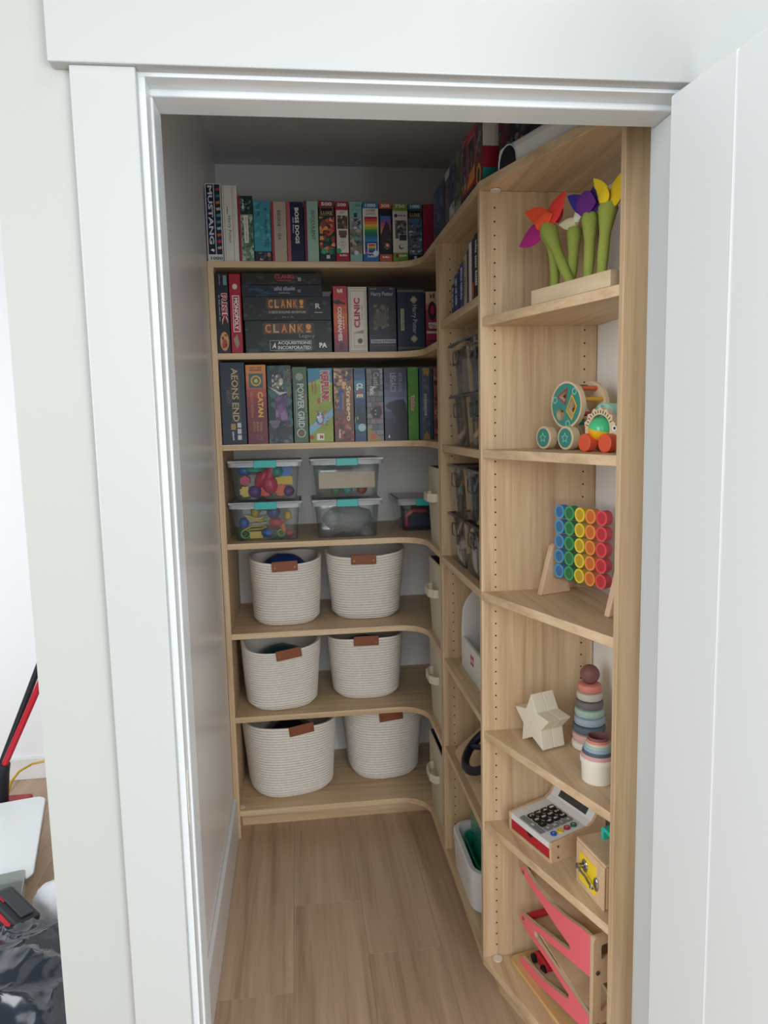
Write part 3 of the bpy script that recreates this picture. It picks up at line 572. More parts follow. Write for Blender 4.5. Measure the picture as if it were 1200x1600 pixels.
def a_dung(a):
    a.rect(.2, 0, .8, 1, '#4a5460'); a.mosaic(.22, .1, .78, .9, 24, ['#56616d', '#424c57', '#5f6974'], .012, 62); a.poly([(.25, 1), (.8, 1), (.75, .92), (.62, .88), (.5, .93), (.4, .89)], '#a8813c'); a.poly([(.25, 0), (.8, 0), (.7, .08), (.52, .12), (.36, .07)], '#a8813c'); a.text('DUNGEON!', .36, .34, .56, .64, '#b8bcc0', -90, .03); a.rect(.92, 0, 1, 1, '#2f4a66')
back('game_box', 'steel blue game box lettered DUNGEON!', G3, .735, .785, Z3, 1.752, '#1f4060', a_dung, d_=.3)
back('game_box', 'rusty pink game box at the third shelf corner behind the upright', G3, .7875, .821, Z3, 1.752, '#8a5548', lambda a: a.mosaic(.05, .05, .95, .95, 26, ['#a86a5a', '#6a3f3a', '#b8806a', '#4a2a30'], .014, 63), d_=.3)

# puzzles standing on top along the right wall, spines to the left
GT = 'puzzle boxes along the top of the right shelving'
TZ = 2.1254
def side(name, label, grp, y0, y1, z0, z1, body, fn, d_=.2, cat='puzzle box', x=XR+.010):   # y0 > y1 : far to near
    return gbox(name, label, cat, grp, (x, (y0+y1)/2, z0+.0003), -math.pi/2, y0-y1-.0015, d_, z1-z0, body, fn)
def pic(c1, pal, seed, v0=.2, v1=.78):
    def fn(a):
        a.rect(.04, v0, .96, v1, c1); a.mosaic(.06, v0+.01, .94, v1-.01, 44, pal, .016, seed)
    return fn
side('puzzle_box', 'deep blue patterned puzzle box at the far end of the top right row', GT, 1.300, 1.130, TZ, 2.279, '#1c2c48', pic('#22385a', ['#2f5a7a', '#16243c', '#4a6a8a', '#6a8094', '#1f4a5a'], 71, .02, .98))
def a_tb(a): a.rect(0, .86, 1, 1, '#b8b8ba'); a.rect(.1, .1, .9, .84, '#4a5260'); a.mosaic(.1, .1, .9, .84, 24, ['#2a3444', '#6a7484', '#8a4a50', '#3a4656'], .014, 72); a.rect(0, 0, 1, .1, '#1c2030')
side('puzzle_box', 'narrow puzzle box with pale grey top in the top right row', GT, 1.128, 1.064, TZ, 2.283, '#3a4250', a_tb)
def a_tc(a): a.frame(.04, .3, .94, .98, .002, '#a8acb0'); a.mosaic(.08, .32, .92, .96, 30, ['#2f3a4c', '#46525f', '#5f6b78', '#1f2838'], .015, 73); a.rect(.0, .02, 1, .28, '#c0beb8'); a.mosaic(.1, .03, .9, .26, 14, ['#8a8a88', '#dedcd4', '#5a5a60'], .01, 74)
side('puzzle_box', 'slate puzzle box with white foot in the top right row', GT, 1.062, .994, TZ, 2.287, '#2a3442', a_tc)
def a_td(a): a.rect(0, .9, 1, 1, '#5f6440'); a.frame(.04, .2, .96, .88, .0018, '#a8a89c'); a.mosaic(.08, .22, .92, .86, 34, ['#3a4a58', '#6a705a', '#8a7a58', '#2a3038', '#50604c'], .016, 75); a.rect(0, 0, 1, .16, '#8a8a80')
side('puzzle_box', 'olive topped puzzle box in the top right row', GT, .992, .916, TZ, 2.29, '#4a4e38', a_td)
def a_te(a): a.frame(.1, .3, .9, .95, .0018, '#c0a8a0'); a.rect(.14, .32, .86, .93, '#2a3a58'); a.mosaic(.14, .32, .86, .93, 30, ['#3a4f78', '#8a5a4a', '#1f2a40', '#a88a6a', '#2f4a5a'], .015, 76); a.rect(0, 0, 1, .14, '#1c1a30'); a.mosaic(.1, .12, .9, .3, 12, ['#d0b0a0', '#6a1f2a', '#c4a06a'], .01, 77)
side('puzzle_box', 'red framed puzzle box with navy picture in the top right row', GT, .914, .845, TZ, 2.289, '#a22f38', a_te)
def a_tf(a): a.frame(.08, .36, .92, .86, .0018, '#c0b0a8'); a.rect(.12, .38, .88, .84, '#3a3f48'); a.mosaic(.12, .38, .88, .84, 34, ['#565c66', '#262a32', '#8a4a44', '#6a7480'], .016, 78); a.poly([(0, .14), (1, .2), (1, .42), (.5, .36), (0, .24)], '#d08a34'); a.rect(0, 0, 1, .12, '#1c2238')
side('puzzle_box', 'scarlet puzzle box with orange swoosh in the top right row', GT, .843, .757, TZ, 2.287, '#b0353a', a_tf)
def a_tg(a):
    a.poly([(.0, .0), (1, .1), (1, .5), (0, .38)], '#7a2a30'); a.mosaic(.08, .42, .92, .96, 26, ['#4a4f58', '#2a2e36', '#7a808a', '#9a8a7a'], .016, 79); a.ell(.5, .16, .36, .15, '#c09a50'); a.ell(.5, .15, .2, .1, '#3a2418')
og = side('puzzle_box', 'puzzle box with white red and teal end panel in the top right row', GT, .755, .690, TZ, 2.30, '#5a4044', a_tg)
hw = (.755-.690-.0015)/2+.0003; sp = MB()
for v0, v1, c in ((.48, 1, '#d6d3cc'), (.2, .48, '#9a1f34'), (0, .2, '#1f8a80')):
    sp.add([(hw, .001, v0*.1746), (hw, .199, v0*.1746), (hw, .199, v1*.1746), (hw, .001, v1*.1746)], [(0, 1, 2, 3)], 0, lin(c))
sp.build('end_panel', PRINT, og)
def a_th(a):
    a.rect(.005, .17, .16, .5, '#3f1a28'); a.mosaic(.005, .04, .40, .60, 70, ['#4a1420', '#6a1a2c', '#2a2a3c', '#1f5a64', '#5a2034', '#6f6a62', '#38202e'], .016, 80); a.rect(.10, .40, .38, .50, '#4a1428')
    a.dash((5, 1, 6), .12, .455, .36, .485, '#c8783a', 0, .03); a.dash((3, 3, 5), .13, .415, .34, .445, '#c8783a', 0, .03); a.rect(.07, .38, .10, .50, '#1f6a74'); a.rect(0, 0, .08, .14, '#14182a')
    for i in range(6): a.rect(.012, .02+.018*i, .055, .026+.018*i, '#7a8090')
_d = Vector((.324, -.946, 0)); _q = Vector((.946, .324, 0)); RS = math.atan2(-.946, .324)
_c = Vector((.776, .668, TZ+.0003))+_d*.15+_q*.006
gbox('game_box', 'large maroon and navy game box behind the white domed case', 'game box', None, tuple(_c), RS, .30, .04, .33, '#1f1c2e', a_th)

# ---------------------------------------------------------------- lidded clear bins on the fourth shelf
M_clear = clear('clear_plastic', '#f6f8f8', .018, .05, base=.025)
M_frost = clear('frosted_lid', '#c9ced2', .55, .3)
M_teal = mat('teal_plastic', '#35b5b0', .35)
M_smoke = clear('smoky_plastic', '#eceae6', .05, .06, '#a8a8a6')
M_smokerim = clear('smoky_rim', '#bcbcba', .35, .2, '#6a6a6a')
def rrect(hx, hy, r, n=4, cx=0., cy=0.):
    pts = []
    for (sx, sy, a0) in ((1, 1, 0), (-1, 1, 90), (-1, -1, 180), (1, -1, 270)):
        for i in range(n+1):
            a = R(a0+90*i/n); pts.append((cx+sx*(hx-r)+r*math.cos(a), cy+sy*(hy-r)+r*math.sin(a)))
    return pts
def shell(hx0, hy0, hx1, hy1, h_, t, r, zb=.0, n=4):
    """open-top tapered tub: outer wall, rim, inner wall, floor"""
    m = MB()
    rings = [[(x, y, zb) for x, y in rrect(hx0, hy0, r, n)], [(x, y, zb+h_) for x, y in rrect(hx1, hy1, r, n)],
             [(x, y, zb+h_) for x, y in rrect(hx1-t, hy1-t, r-t*.5, n)], [(x, y, zb+t) for x, y in rrect(hx0-t, hy0-t, r-t*.5, n)]]
    return m.loft(rings)
def latch_bin(label, loc, w_, d_, h_, grp='clear latch bins', rotz=0.):
    t = thing('storage_bin', label, 'storage bin', loc, rotz, grp)
    hx, hy = w_/2, d_/2
    shell(hx-.022, hy-.022, hx-.010, hy-.010, h_-.014, .0022, .018).build('tub', M_clear, t, smooth=True)
    L = MB(); L.loft([[(x, y, h_-.030) for x, y in rrect(hx, hy, .018)], [(x, y, h_-.012) for x, y in rrect(hx, hy, .018)], [(x, y, h_-.012) for x, y in rrect(hx-.004, hy-.004, .016)], [(x, y, h_-.030) for x, y in rrect(hx-.0085, hy-.0085, .014)]], False, False)
    L.box(-hx+.01, hx-.01, -hy+.01, hy-.01, h_-.013, h_-.010)
    L.box(-hx, hx, -hy, -hy+.004, h_-.014, h_-.007)
    lid = L.build('lid', M_frost, t, smooth=True)
    MB().box(-.040, .040, -hy-.006, -hy-.001, h_-.034, h_-.006).build('latch', M_teal, t, bevel=.002)
    for s in (-1, 1):
        MB().box(s*.07-.026, s*.07+.026, -hy-.0012, -hy-.0004, h_-.030, h_-.028).build('lid_rib', mat('rib_white', '#d5d9db', .4), lid)
    return t
ZS4 = 1.1346
BH = .152
B = [('clear bin packed with chunky bright toys, upper one at left', (.167, 1.715, ZS4+BH), .268),
     ('clear bin of small loose toys, lower one at left', (.163, 1.715, ZS4), .268),
     ('clear bin holding a cream sheet, upper one at middle', (.466, 1.715, ZS4+BH), .27),
     ('clear bin of crumpled plastic wrap, lower one at middle', (.464, 1.715, ZS4), .262)]
for lb, lc, w_ in B: latch_bin(lb, lc, w_, .25, BH)
latch_bin('clear bin of red and navy things beside the cream fabric bin', (.775, 1.83, ZS4), .22, .30, .135)
def toy(name, label, mb, m, loc, rot=(0, 0, 0), group=None, cat='toy', smooth=True, bevel=0.):
    o = mb.build(name, m, loc=loc, rot=rot, smooth=smooth, bevel=bevel); return tag(o, label, cat, group)
def cm(c, r=.35): return mat('toy_'+c.strip('#'), c, r)
YT = 1.63
z = ZS4+BH+.006
GU = 'toys in the upper left bin'
def rod(l, r0, r1=None): return MB().lathe([(r0*.7, 0), (r0, .004), (r0 if r1 is None else r1, l-.004), ((r0 if r1 is None else r1)*.7, l)], n=18)
def blob(rx, ry, rz): return MB().ball((0, 0, rz), rx, ry, rz, 16, 10)
def drum(r, l, teeth=8):
    m = MB(); pts = []
    for i in range(teeth*2):
        a = math.pi*i/teeth; q = r*(1 if i % 2 else .82); pts.append((q*math.cos(a), q*math.sin(a)+r))
    return m.prism(pts, 0, l, 'y')
for lb, mb, c, x, zz, rt in [
    ('yellow ribbed drum at the lower left of the upper left bin', drum(.020, .05), '#d8b83a', .075, 0, (0, 0, .1)),
    ('purple peg beside the yellow drum in the upper left bin', blob(.022, .022, .020), '#5a3a84', .118, 0, (0, 0, 0)),
    ('orange gear drum at the foot of the upper left bin', drum(.023, .05, 10), '#e05a38', .166, 0, (0, 0, 0)),
    ('orange gear drum at the lower right of the upper left bin', drum(.022, .05, 10), '#e2643a', .240, 0, (0, 0, 0)),
    ('violet block at the right end of the upper left bin', blob(.018, .022, .018), '#6a3f8c', .276, 0, (0, 0, 0)),
    ('long crimson bean toy lying in the upper left bin', blob(.022, .022, .038), '#b82a48', .130, .035, (0, .5, 0)),
    ('crimson egg toy near the middle of the upper left bin', blob(.026, .022, .034), '#c03050', .200, .012, (0, -.25, 0)),
    ('pink ribbed block at the left wall of the upper left bin', drum(.018, .05, 6), '#c84a68', .075, .043, (0, 0, 0)),
    ('yellow block at the right wall of the upper left bin', MB().box(-.03, .03, 0, .04, 0, .028), '#e0bc34', .252, .045, (0, 0, 0)),
    ('blue round toy at the upper left of the upper left bin', blob(.022, .022, .018), '#2f5fae', .073, .082, (0, 0, 0)),
    ('teal ribbed dome at the top of the upper left bin', MB().lathe([(.036, 0), (.034, .010), (.024, .019), (.008, .024)], n=20), '#2f9a84', .122, .098, (0, 0, 0)),
    ('crimson cylinder leaning at the top of the upper left bin', rod(.05, .017), '#c23a54', .182, .066, (0, .35, 0)),
    ('sea green ball at the top of the upper left bin', blob(.022, .022, .020), '#3f9a86', .222, .072, (0, 0, 0)),
    ('blue cube at the upper right of the upper left bin', MB().box(-.018, .018, 0, .036, 0, .034), '#2f68b8', .264, .076, (0, 0, .15))]:
    toy('toy_piece', lb, mb.xf(Matrix.Scale(1.12, 4)), cm(c), (.167+(x-.172)*.80, YT+.012, z+zz), rt, GU)
for x in (.075, .166, .240):
    pass
z = ZS4+.004
GL = 'small toys in the lower left bin'
def tubeloop(pts, r): return MB().tube(pts, r, 8)
def ringpiece(r, l, t=.004):
    return MB().lathe([(r-t, 0), (r, 0), (r, l), (r-t, l)], n=20, cap0=False, cap1=False).xf(Matrix.Rotation(R(90), 4, 'X')).xf(Matrix.Translation((0, l, r)))
for lb, mb, c, x, zz, rt in [
    ('bright green tube lying at the left of the lower left bin', ringpiece(.018, .05), '#5aae3a', .076, 0, (0, 0, .25)),
    ('yellow block beside the green tube in the lower left bin', MB().box(-.028, .02, 0, .035, 0, .026), '#d8b43a', .132, 0, (0, 0, .1)),
    ('blue lump behind the green tube in the lower left bin', blob(.02, .02, .022), '#2a5aa8', .070, .038, (0, 0, 0)),
    ('yellow scissor handle on top of the blue lump in the lower left bin', tubeloop([(-.04, 0, .02), (-.01, 0, .012), (.03, 0, .004), (.045, 0, .012), (.04, 0, .02), (.02, 0, .014), (-.03, 0, .026)], .003), '#d8c040', .115, .060, (0, 0, 0)),
    ('thin yellow loop lying low in the lower left bin', tubeloop([(-.045, 0, .0), (-.01, 0, .016), (.035, 0, .022), (.045, 0, .012), (.03, 0, .006), (-.02, 0, .004)], .003), '#d0b83a', .118, .030, (0, 0, 0)),
    ('ochre figure near the top of the lower left bin', blob(.016, .014, .022), '#b8963a', .120, .078, (0, .2, 0)),
    ('navy dome in the middle of the lower left bin', blob(.026, .022, .026), '#26488a', .212, .072, (0, 0, 0)),
    ('green ring toy in the middle of the lower left bin', ringpiece(.016, .02), '#4aa056', .192, .062, (0, 0, 0)),
    ('red car body in the lower left bin', blob(.028, .02, .018), '#b83448', .222, .040, (0, .1, 0)),
    ('green ring at the foot of the lower left bin', ringpiece(.015, .03), '#58ae48', .245, .002, (0, 0, 0)),
    ('dark green peg ring at the foot of the lower left bin', ringpiece(.014, .03), '#2f6a40', .212, .002, (0, 0, 0)),
    ('blue curved piece at the foot of the lower left bin', blob(.022, .018, .016), '#2f60b0', .178, .004, (0, 0, 0)),
    ('orange toy bolt near the right of the lower left bin', rod(.05, .008, .011), '#cf8a3a', .262, .020, (0, -.3, 0)),
    ('yellow cylinder at the right wall of the lower left bin', rod(.03, .013), '#c9a544', .281, .068, (0, 0, 0)),
    ('crimson piece at the right foot of the lower left bin', blob(.016, .016, .014), '#a82a48', .286, .002, (0, 0, 0)),
    ('green tangle piece at the top of the lower left bin', blob(.03, .016, .012), '#3f8a50', .18, .104, (0, 0, 0))]:
    toy('toy_piece', lb, mb, cm(c), (.163+(x-.178)*.78, YT+.012, z+zz), rt, GL)
# contents of the middle bins
o = MB().box(-.105, .105, 0, .003, .0, .062).build('paper_sheet', mat('cream_paper', '#d9c8b4', .7), loc=(.466, 1.617, ZS4+BH+.032), bevel=.001); tag(o, 'cream paper sheet standing inside the upper middle bin', 'paper')
for lb, c, x in (('green round toy behind the cream sheet at left', '#2f8a5a', .425), ('teal round toy behind the cream sheet', '#3fa09a', .470), ('red round toy behind the cream sheet at right', '#a83a3a', .525)):
    toy('toy_piece', lb, blob(.02, .02, .02), cm(c), (x, 1.66, ZS4+BH+.004), group='round toys in the upper middle bin')
def crumple(nx, rx, ry, rz, amp, seed, sc=9.):
    m = MB(); m.ball((0, 0, rz), rx, ry, rz, nx, nx//2)
    for i, p in enumerate(m.v):
        v = Vector(p); q = noise.turbulence_vector(v*sc+Vector((seed, seed*2, 0)), 3, True)
        m.v[i] = tuple(v+Vector((q.x, q.y, q.z*.6))*amp-Vector((0, 0, 0)))
    zmin = min(p[2] for p in m.v); m.v = [(p[0], p[1], max(p[2]-zmin, .0)) for p in m.v]
    return m
o = crumple(40, .095, .085, .05, .016, 3.3, 26).build('plastic_wrap', clear('plastic_wrap', '#e4e8ea', .22, .15), loc=(.464, 1.72, ZS4+.004), smooth=False); tag(o, 'crumpled clear plastic wrap inside the lower middle bin', 'plastic wrap')
o = MB().box(-.075, .075, 0, .14, 0, .075).build('game_case', cm('#1f2a48'), loc=(.775, 1.76, ZS4+.004), bevel=.006); tag(o, 'navy case inside the bin beside the fabric bin', 'case')
o = MB().tube([(-.06, 0, 0), (-.06, 0, .045), (-.03, 0, .062), (.02, 0, .06)], .010, 10).build('toy_hook', cm('#a8283c'), loc=(.765, 1.735, ZS4+.014), smooth=True); tag(o, 'crimson curved toy inside the bin beside the fabric bin', 'toy')

# ---------------------------------------------------------------- rope baskets
M_rope = bpy.data.materials.new('cotton_rope'); M_rope.use_nodes = True
def _rope():
    nt = M_rope.node_tree; N, L = nt.nodes, nt.links; b = N['Principled BSDF']; b.inputs['Roughness'].default_value = .9
    tc = N.new('ShaderNodeTexCoord'); no = N.new('ShaderNodeTexNoise'); mp = N.new('ShaderNodeMapping'); mp.inputs['Scale'].default_value = (160, 160, 260)
    L.new(tc.outputs['Object'], mp.inputs[0]); L.new(mp.outputs[0], no.inputs['Vector']); no.inputs['Scale'].default_value = 1; no.inputs['Detail'].default_value = 2
    cr = N.new('ShaderNodeValToRGB'); cr.color_ramp.elements[0].position = .3; cr.color_ramp.elements[0].color = (*lin('#e4ded4'), 1); cr.color_ramp.elements[1].position = .62; cr.color_ramp.elements[1].color = (*lin('#f1ece4'), 1)
    L.new(no.outputs['Fac'], cr.inputs[0]); L.new(cr.outputs[0], b.inputs['Base Color'])
    bp = N.new('ShaderNodeBump'); bp.inputs['Strength'].default_value = .12; bp.inputs['Distance'].default_value = .002; L.new(no.outputs['Fac'], bp.inputs['Height']); L.new(bp.outputs[0], b.inputs['Normal'])
_rope()
M_leather = mat('leather', '#8a4f33', .55, bump=.3, bscale=300); M_rivet = mat('rivet_brass', '#8a6a4a', .35, 1)
def sq(a, hx, hy, p=2.7):
    c, s_ = math.cos(a), math.sin(a); k = (abs(c)**p+abs(s_)**p)**(-1/p); return hx*k*c, hy*k*s_
def basket(label, loc, rotz, hx, hy, h_, bot=.9, dent=.0, dip=.0, seed=1, tabz=-.016, tabx=0., tabtilt=0., fill=None, flare=1.0, coils=25):
    t = thing('rope_basket', label, 'basket', loc, rotz, 'white rope baskets on the lower shelves')
    n = 72; outer, inner = [], []
    def warp(a, k):
        """k 0..1 height"""
        s_ = bot+(flare-bot)*min(1, k*2.2)**.8 if k < .45 else flare+(1-flare)*0
        base = .80 + .20*min(1, k/.10)**.6
        s_ = (bot+(flare-bot)*k)*base*(1+.02*math.sin(3*a+seed)*k+dent*math.sin(math.pi*min(1, k*1.15))*math.cos(2*a+seed*1.7)*.5)
        x, y = sq(a, hx*s_, hy*s_)
        zz = h_*k + k*k*(dip*math.cos(a-R(270))*-1.0 + .006*math.sin(2*a+seed))
        return x, y, zz
    ch = 1/coils
    for c_ in range(coils):
        for q, off in ((.0, -.0065), (.12, -.0012), (.5, .0014), (.88, -.0012)):
            k = (c_+q)*ch; ring = []
            for i in range(n):
                a = 2*math.pi*i/n; x, y, zz = warp(a, k); l = math.hypot(x, y); f = (l+off)/l
                ring.append((x*f, y*f, zz))
            outer.append(ring)
    top = [(x, y, zz) for x, y, zz in (warp(2*math.pi*i/n, 1) for i in range(n))]
    outer.append([(x*.99, y*.99, z_+.002) for x, y, z_ in top])
    for k in (1, .75, .5, .25, .06):
        inner.append([(lambda p: (p[0]*(1-.012/hx), p[1]*(1-.012/hy), p[2]))(warp(2*math.pi*i/n, k)) for i in range(n)])
    MB().loft(outer+inner).build('woven_body', M_rope, t, smooth=True)
    yf = warp(R(270), .9)[1]; zt = warp(R(270), 1)[2]
    tb = MB().box(-.048, .048, -.0035, .0035, -.019, .019).xf(Matrix.Rotation(tabtilt, 4, 'Y')).xf(Matrix.Translation((tabx, yf-.004, zt+tabz)))
    tab = tb.build('leather_handle', M_leather, t, bevel=.002)
    for s in (-1, 1):
        p = Matrix.Rotation(tabtilt, 3, 'Y') @ Vector((s*.037, 0, -.004)); p += Vector((tabx, yf-.004, zt+tabz))
        MB().cyl((p.x, p.y-.0065, p.z), (p.x, p.y-.003, p.z), .0038, n=12).build('rivet', M_rivet, tab, smooth=True)
    return t
basket('rope basket holding a blue bag, upper one at left with pinched waist', (.222, 1.745, .7988), R(2), .140, .140, .250, .90, .05, .004, 1., -.004, -.003, -.03)
basket('rope basket on the upper basket shelf at right with dented rim', (.537, 1.775, .7988), R(-2), .158, .150, .262, .84, .02, .006, 2.2, -.006, -.01, 0.)
basket('rope basket on the middle basket shelf at left with slumping rim', (.192, 1.715, .4787), R(9), .152, .150, .262, .88, .04, .026, 3.1, -.006, .012, -.12)
basket('rope basket on the middle basket shelf at right', (.530, 1.772, .4787), R(-1), .152, .150, .252, .86, .015, .004, 4.4, -.006, -.004, .0)
basket('large rope basket on the bottom shelf at left with tilted handle', (.215, 1.765, .1099), R(12), .185, .175, .300, .88, .02, .008, 5.3, -.006, .012, -.10, coils=28)
basket('rope basket on the bottom shelf at right turned toward the corner', (.600, 1.838, .1099), R(6), .172, .172, .318, .82, .03, .004, 6.1, -.024, .0, -.06, coils=29)
for lb, c, loc, rx, ry, rz, sd in (
    ('glossy blue bag bulging inside the upper left basket', '#1c3f8a', (.215, 1.745, .85), .105, .10, .105, 2.),
    ('teal cloth toys heaped in the middle left basket', '#1f4a5a', (.192, 1.72, .53), .11, .11, .085, 4.),
    ('dark toys heaped in the upper right basket', '#3a3d3f', (.545, 1.775, .85), .115, .11, .085, 6.),
    ('dark bundle inside the bottom left basket', '#22242a', (.215, 1.765, .17), .12, .115, .10, 8.),
    ('dark bundle inside the middle right basket', '#24262c', (.53, 1.772, .53), .11, .11, .085, 9.)):
    o = crumple(28, rx, ry, rz, .012, sd, 18).build('cloth_bundle', mat('bundle_'+c.strip('#'), c, .35), loc=loc, smooth=True); tag(o, lb, 'bundle')

# ---------------------------------------------------------------- cream fabric bins on the corner return
M_fab = mat('cream_canvas', '#cfc8b2', .85, bump=.25, bscale=700)
M_fabin = mat('bin_lining', '#3a3f48', .9)
def fabric_bin(label, y0, y1, z0, h_, lean=0.):
    w_ = y0-y1; t = thing('fabric_bin', label, 'fabric bin', (XR+.010, (y0+y1)/2, z0), -math.pi/2, 'cream fabric bins on the corner shelves')
    th = .004; d_ = .27
    m = MB()
    m.loft([[(x, y+d_/2, 0) for x, y in rrect(w_/2-.012, d_/2-.006, .008, 2)], [(x, y+d_/2, h_*.5) for x, y in rrect(w_/2-.003, d_/2, .008, 2)], [(x, y+d_/2+lean, h_) for x, y in rrect(w_/2, d_/2, .008, 2)],
            [(x, y+d_/2+lean, h_) for x, y in rrect(w_/2-th, d_/2-th, .006, 2)]], True, False)
    m.build('bin_body', M_fab, t, smooth=True)
    MB().loft([[(x, y+d_/2+lean, h_-.001) for x, y in rrect(w_/2-th, d_/2-th, .006, 2)], [(x, y+d_/2, .01) for x, y in rrect(w_/2-th-.012, d_/2-th-.004, .006, 2)]], False, True).build('lining', M_fabin, t)
    zc = h_*.63
    pts = [(-.062, .0), (-.060, -.014), (-.035, -.030), (.035, -.030), (.060, -.014), (.062, .0)]
    hd = MB(); rings = []
    for (x, y) in pts:
        nx, ny = x*.9, y
        rings.append([(x, y-.0015, zc-.014), (x*.95, y+.0015, zc-.014), (x*.95, y+.0015, zc+.014), (x, y-.0015, zc+.014)])
    hd.loft(rings).build('handle', mat('cream_webbing', '#d9d2bb', .8), t)
    return t
fabric_bin('cream fabric bin beside the latch bins', 1.475, 1.245, 1.1346, .268)
fabric_bin('cream fabric bin with dark gap at its rim beside the upper baskets', 1.49, 1.245, .7988, .275)
fabric_bin('cream fabric bin beside the middle baskets', 1.50, 1.245, .4787, .29)
fabric_bin('cream fabric bin at the bottom beside the floor', 1.535, 1.245, .1099, .285)

# ---------------------------------------------------------------- straight bay: books, clear bins, doll bed, dashboard, white tub
GB = 'slim books below the top shelf of the right bay'
bk = [(1.058, 1.024, .085, '#2a3040', 'dark slim book at the far end of the book row'), (1.022, .974, .105, '#24437c', 'wide blue book with pale title in the book row'),
      (.972, .957, .112, '#15171f', 'thin black book between the two blue ones'), (.955, .905, .122, '#27477f', 'second wide blue book with white title'),
      (.903, .871, .135, '#b8a888', 'tan book with dark title in the book row'), (.869, .847, .140, '#3a3a42', 'charcoal book beside the white one'),
      (.845, .816, .152, '#d8d6d2', 'white spined book in the book row'), (.814, .789, .154, '#2a2226', 'dark book with orange foot in the book row'),
      (.787, .742, .160, '#14151a', 'black book with white lettering nearest the upright')]
TT = [(4,), (4, 3, 5), (), (7, 9), (4, 6), (), (), (), (5, 5, 6)]
for (y0, y1, h_, c, lb), tx in zip(bk, TT):
    def fn(a, c=c, tx=tx):
        if tx: a.dash(tx, .25, .2, .72, .9, '#d8dce4' if c not in ('#b8a888', '#d8d6d2') else '#3a3a3c', -90, .02)
        if 'orange' in lb: a.rect(.05, .05, .95, .3, '#b8582a')
    o = side('book', lb, GB, y0, y1, 1.8666, 1.8666+h_, c, fn, d_=.14, cat='book', x=XR+.012)
def acrylic_bin(label, y0, y1, z0, h_, grp):
    w_ = y0-y1; d_ = .24; t = thing('clear_bin', label, 'clear bin', (XR+.012, (y0+y1)/2, z0), -math.pi/2, grp)
    m = shell(w_/2-.012, d_/2-.012, w_/2-.003, d_/2-.003, h_-.006, .0025, .010, n=2).xf(Matrix.Translation((0, d_/2, 0)))
    m.build('tub', M_smoke, t, smooth=True)
    r_ = MB().loft([[(x, y+d_/2, h_-.008) for x, y in rrect(w_/2, d_/2, .010, 2)], [(x, y+d_/2, h_-.001) for x, y in rrect(w_/2, d_/2, .010, 2)], [(x, y+d_/2, h_-.001) for x, y in rrect(w_/2-.006, d_/2-.006, .008, 2)], [(x, y+d_/2, h_-.008) for x, y in rrect(w_/2-.006, d_/2-.006, .008, 2)]], False, False)
    r_.build('rim', M_smokerim, t)
    # grip opening outlined by a raised lip
    o_ = rrect(.034, .021, .010, 3); i_ = rrect(.030, .017, .008, 3); zc = h_-.045
    g = MB().loft([[(x, -.0005, y+zc) for x, y in o_], [(x, .0025, y+zc) for x, y in o_], [(x, .0025, y+zc) for x, y in i_], [(x, -.0005, y+zc) for x, y in i_]], False, False)
    n_ = len(o_); g.add([(x, -.0006, y+zc) for x, y in o_]+[(x, -.0006, y+zc) for x, y in i_], [(i, (i+1) % n_, n_+(i+1) % n_, n_+i) for i in range(n_)])
    g.build('grip_lip', M_smokerim, t)
    return t
GA = 'smoky clear bins in the right bay'
for lb, y0, y1, z0 in (('smoky clear bin of grey papers, upper far one under the books', 1.125, .915, 1.637), ('smoky clear bin of grey papers, upper near one under the books', .912, .712, 1.637),
                       ('smoky clear bin, lower far one above the toy truck bins', 1.125, .915, 1.4853), ('smoky clear bin with yellow block, lower near one above the toy truck bins', .912, .712, 1.4853)):
    acrylic_bin(lb, y0, y1, z0, .149, GA)
for lb, y0, y1, z0 in (('smoky clear bin holding an orange toy truck', 1.160, .953, 1.279), ('smoky clear bin of dark toys beside the toy truck bin', .950, .745, 1.279),
                       ('smoky clear bin of coloured bars on the middle shelf', 1.160, .953, 1.1274), ('smoky clear bin of black pieces on the middle shelf', .950, .745, 1.1274)):
    acrylic_bin(lb, y0, y1, z0, .149, GA)
XB = XR+.05
def bx(name, label, cat, loc, w_, d_, h_, c, grp=None, bevel=.002, rz=-math.pi/2):
    o = MB().box(-w_/2, w_/2, 0, d_, 0, h_).build(name, cm(c, .5), loc=loc, rotz=rz, bevel=bevel); return tag(o, label, cat, grp)
bx('paper_bundle', 'grey papers standing in the upper far smoky bin', 'paper', (XB, 1.02, 1.642), .15, .15, .10, '#d2d4d6')
bx('paper_bundle', 'grey papers standing in the upper near smoky bin', 'paper', (XB, .81, 1.642), .14, .15, .10, '#d2d4d6')
bx('cloth_pack', 'pale grey pack in the lower far smoky bin', 'pack', (XB+.03, 1.02, 1.491), .14, .13, .06, '#d2d4d6')
bx('toy_block', 'yellow block in the lower near smoky bin', 'toy', (XB-.012, .885, 1.491), .03, .14, .065, '#d8bc3a')
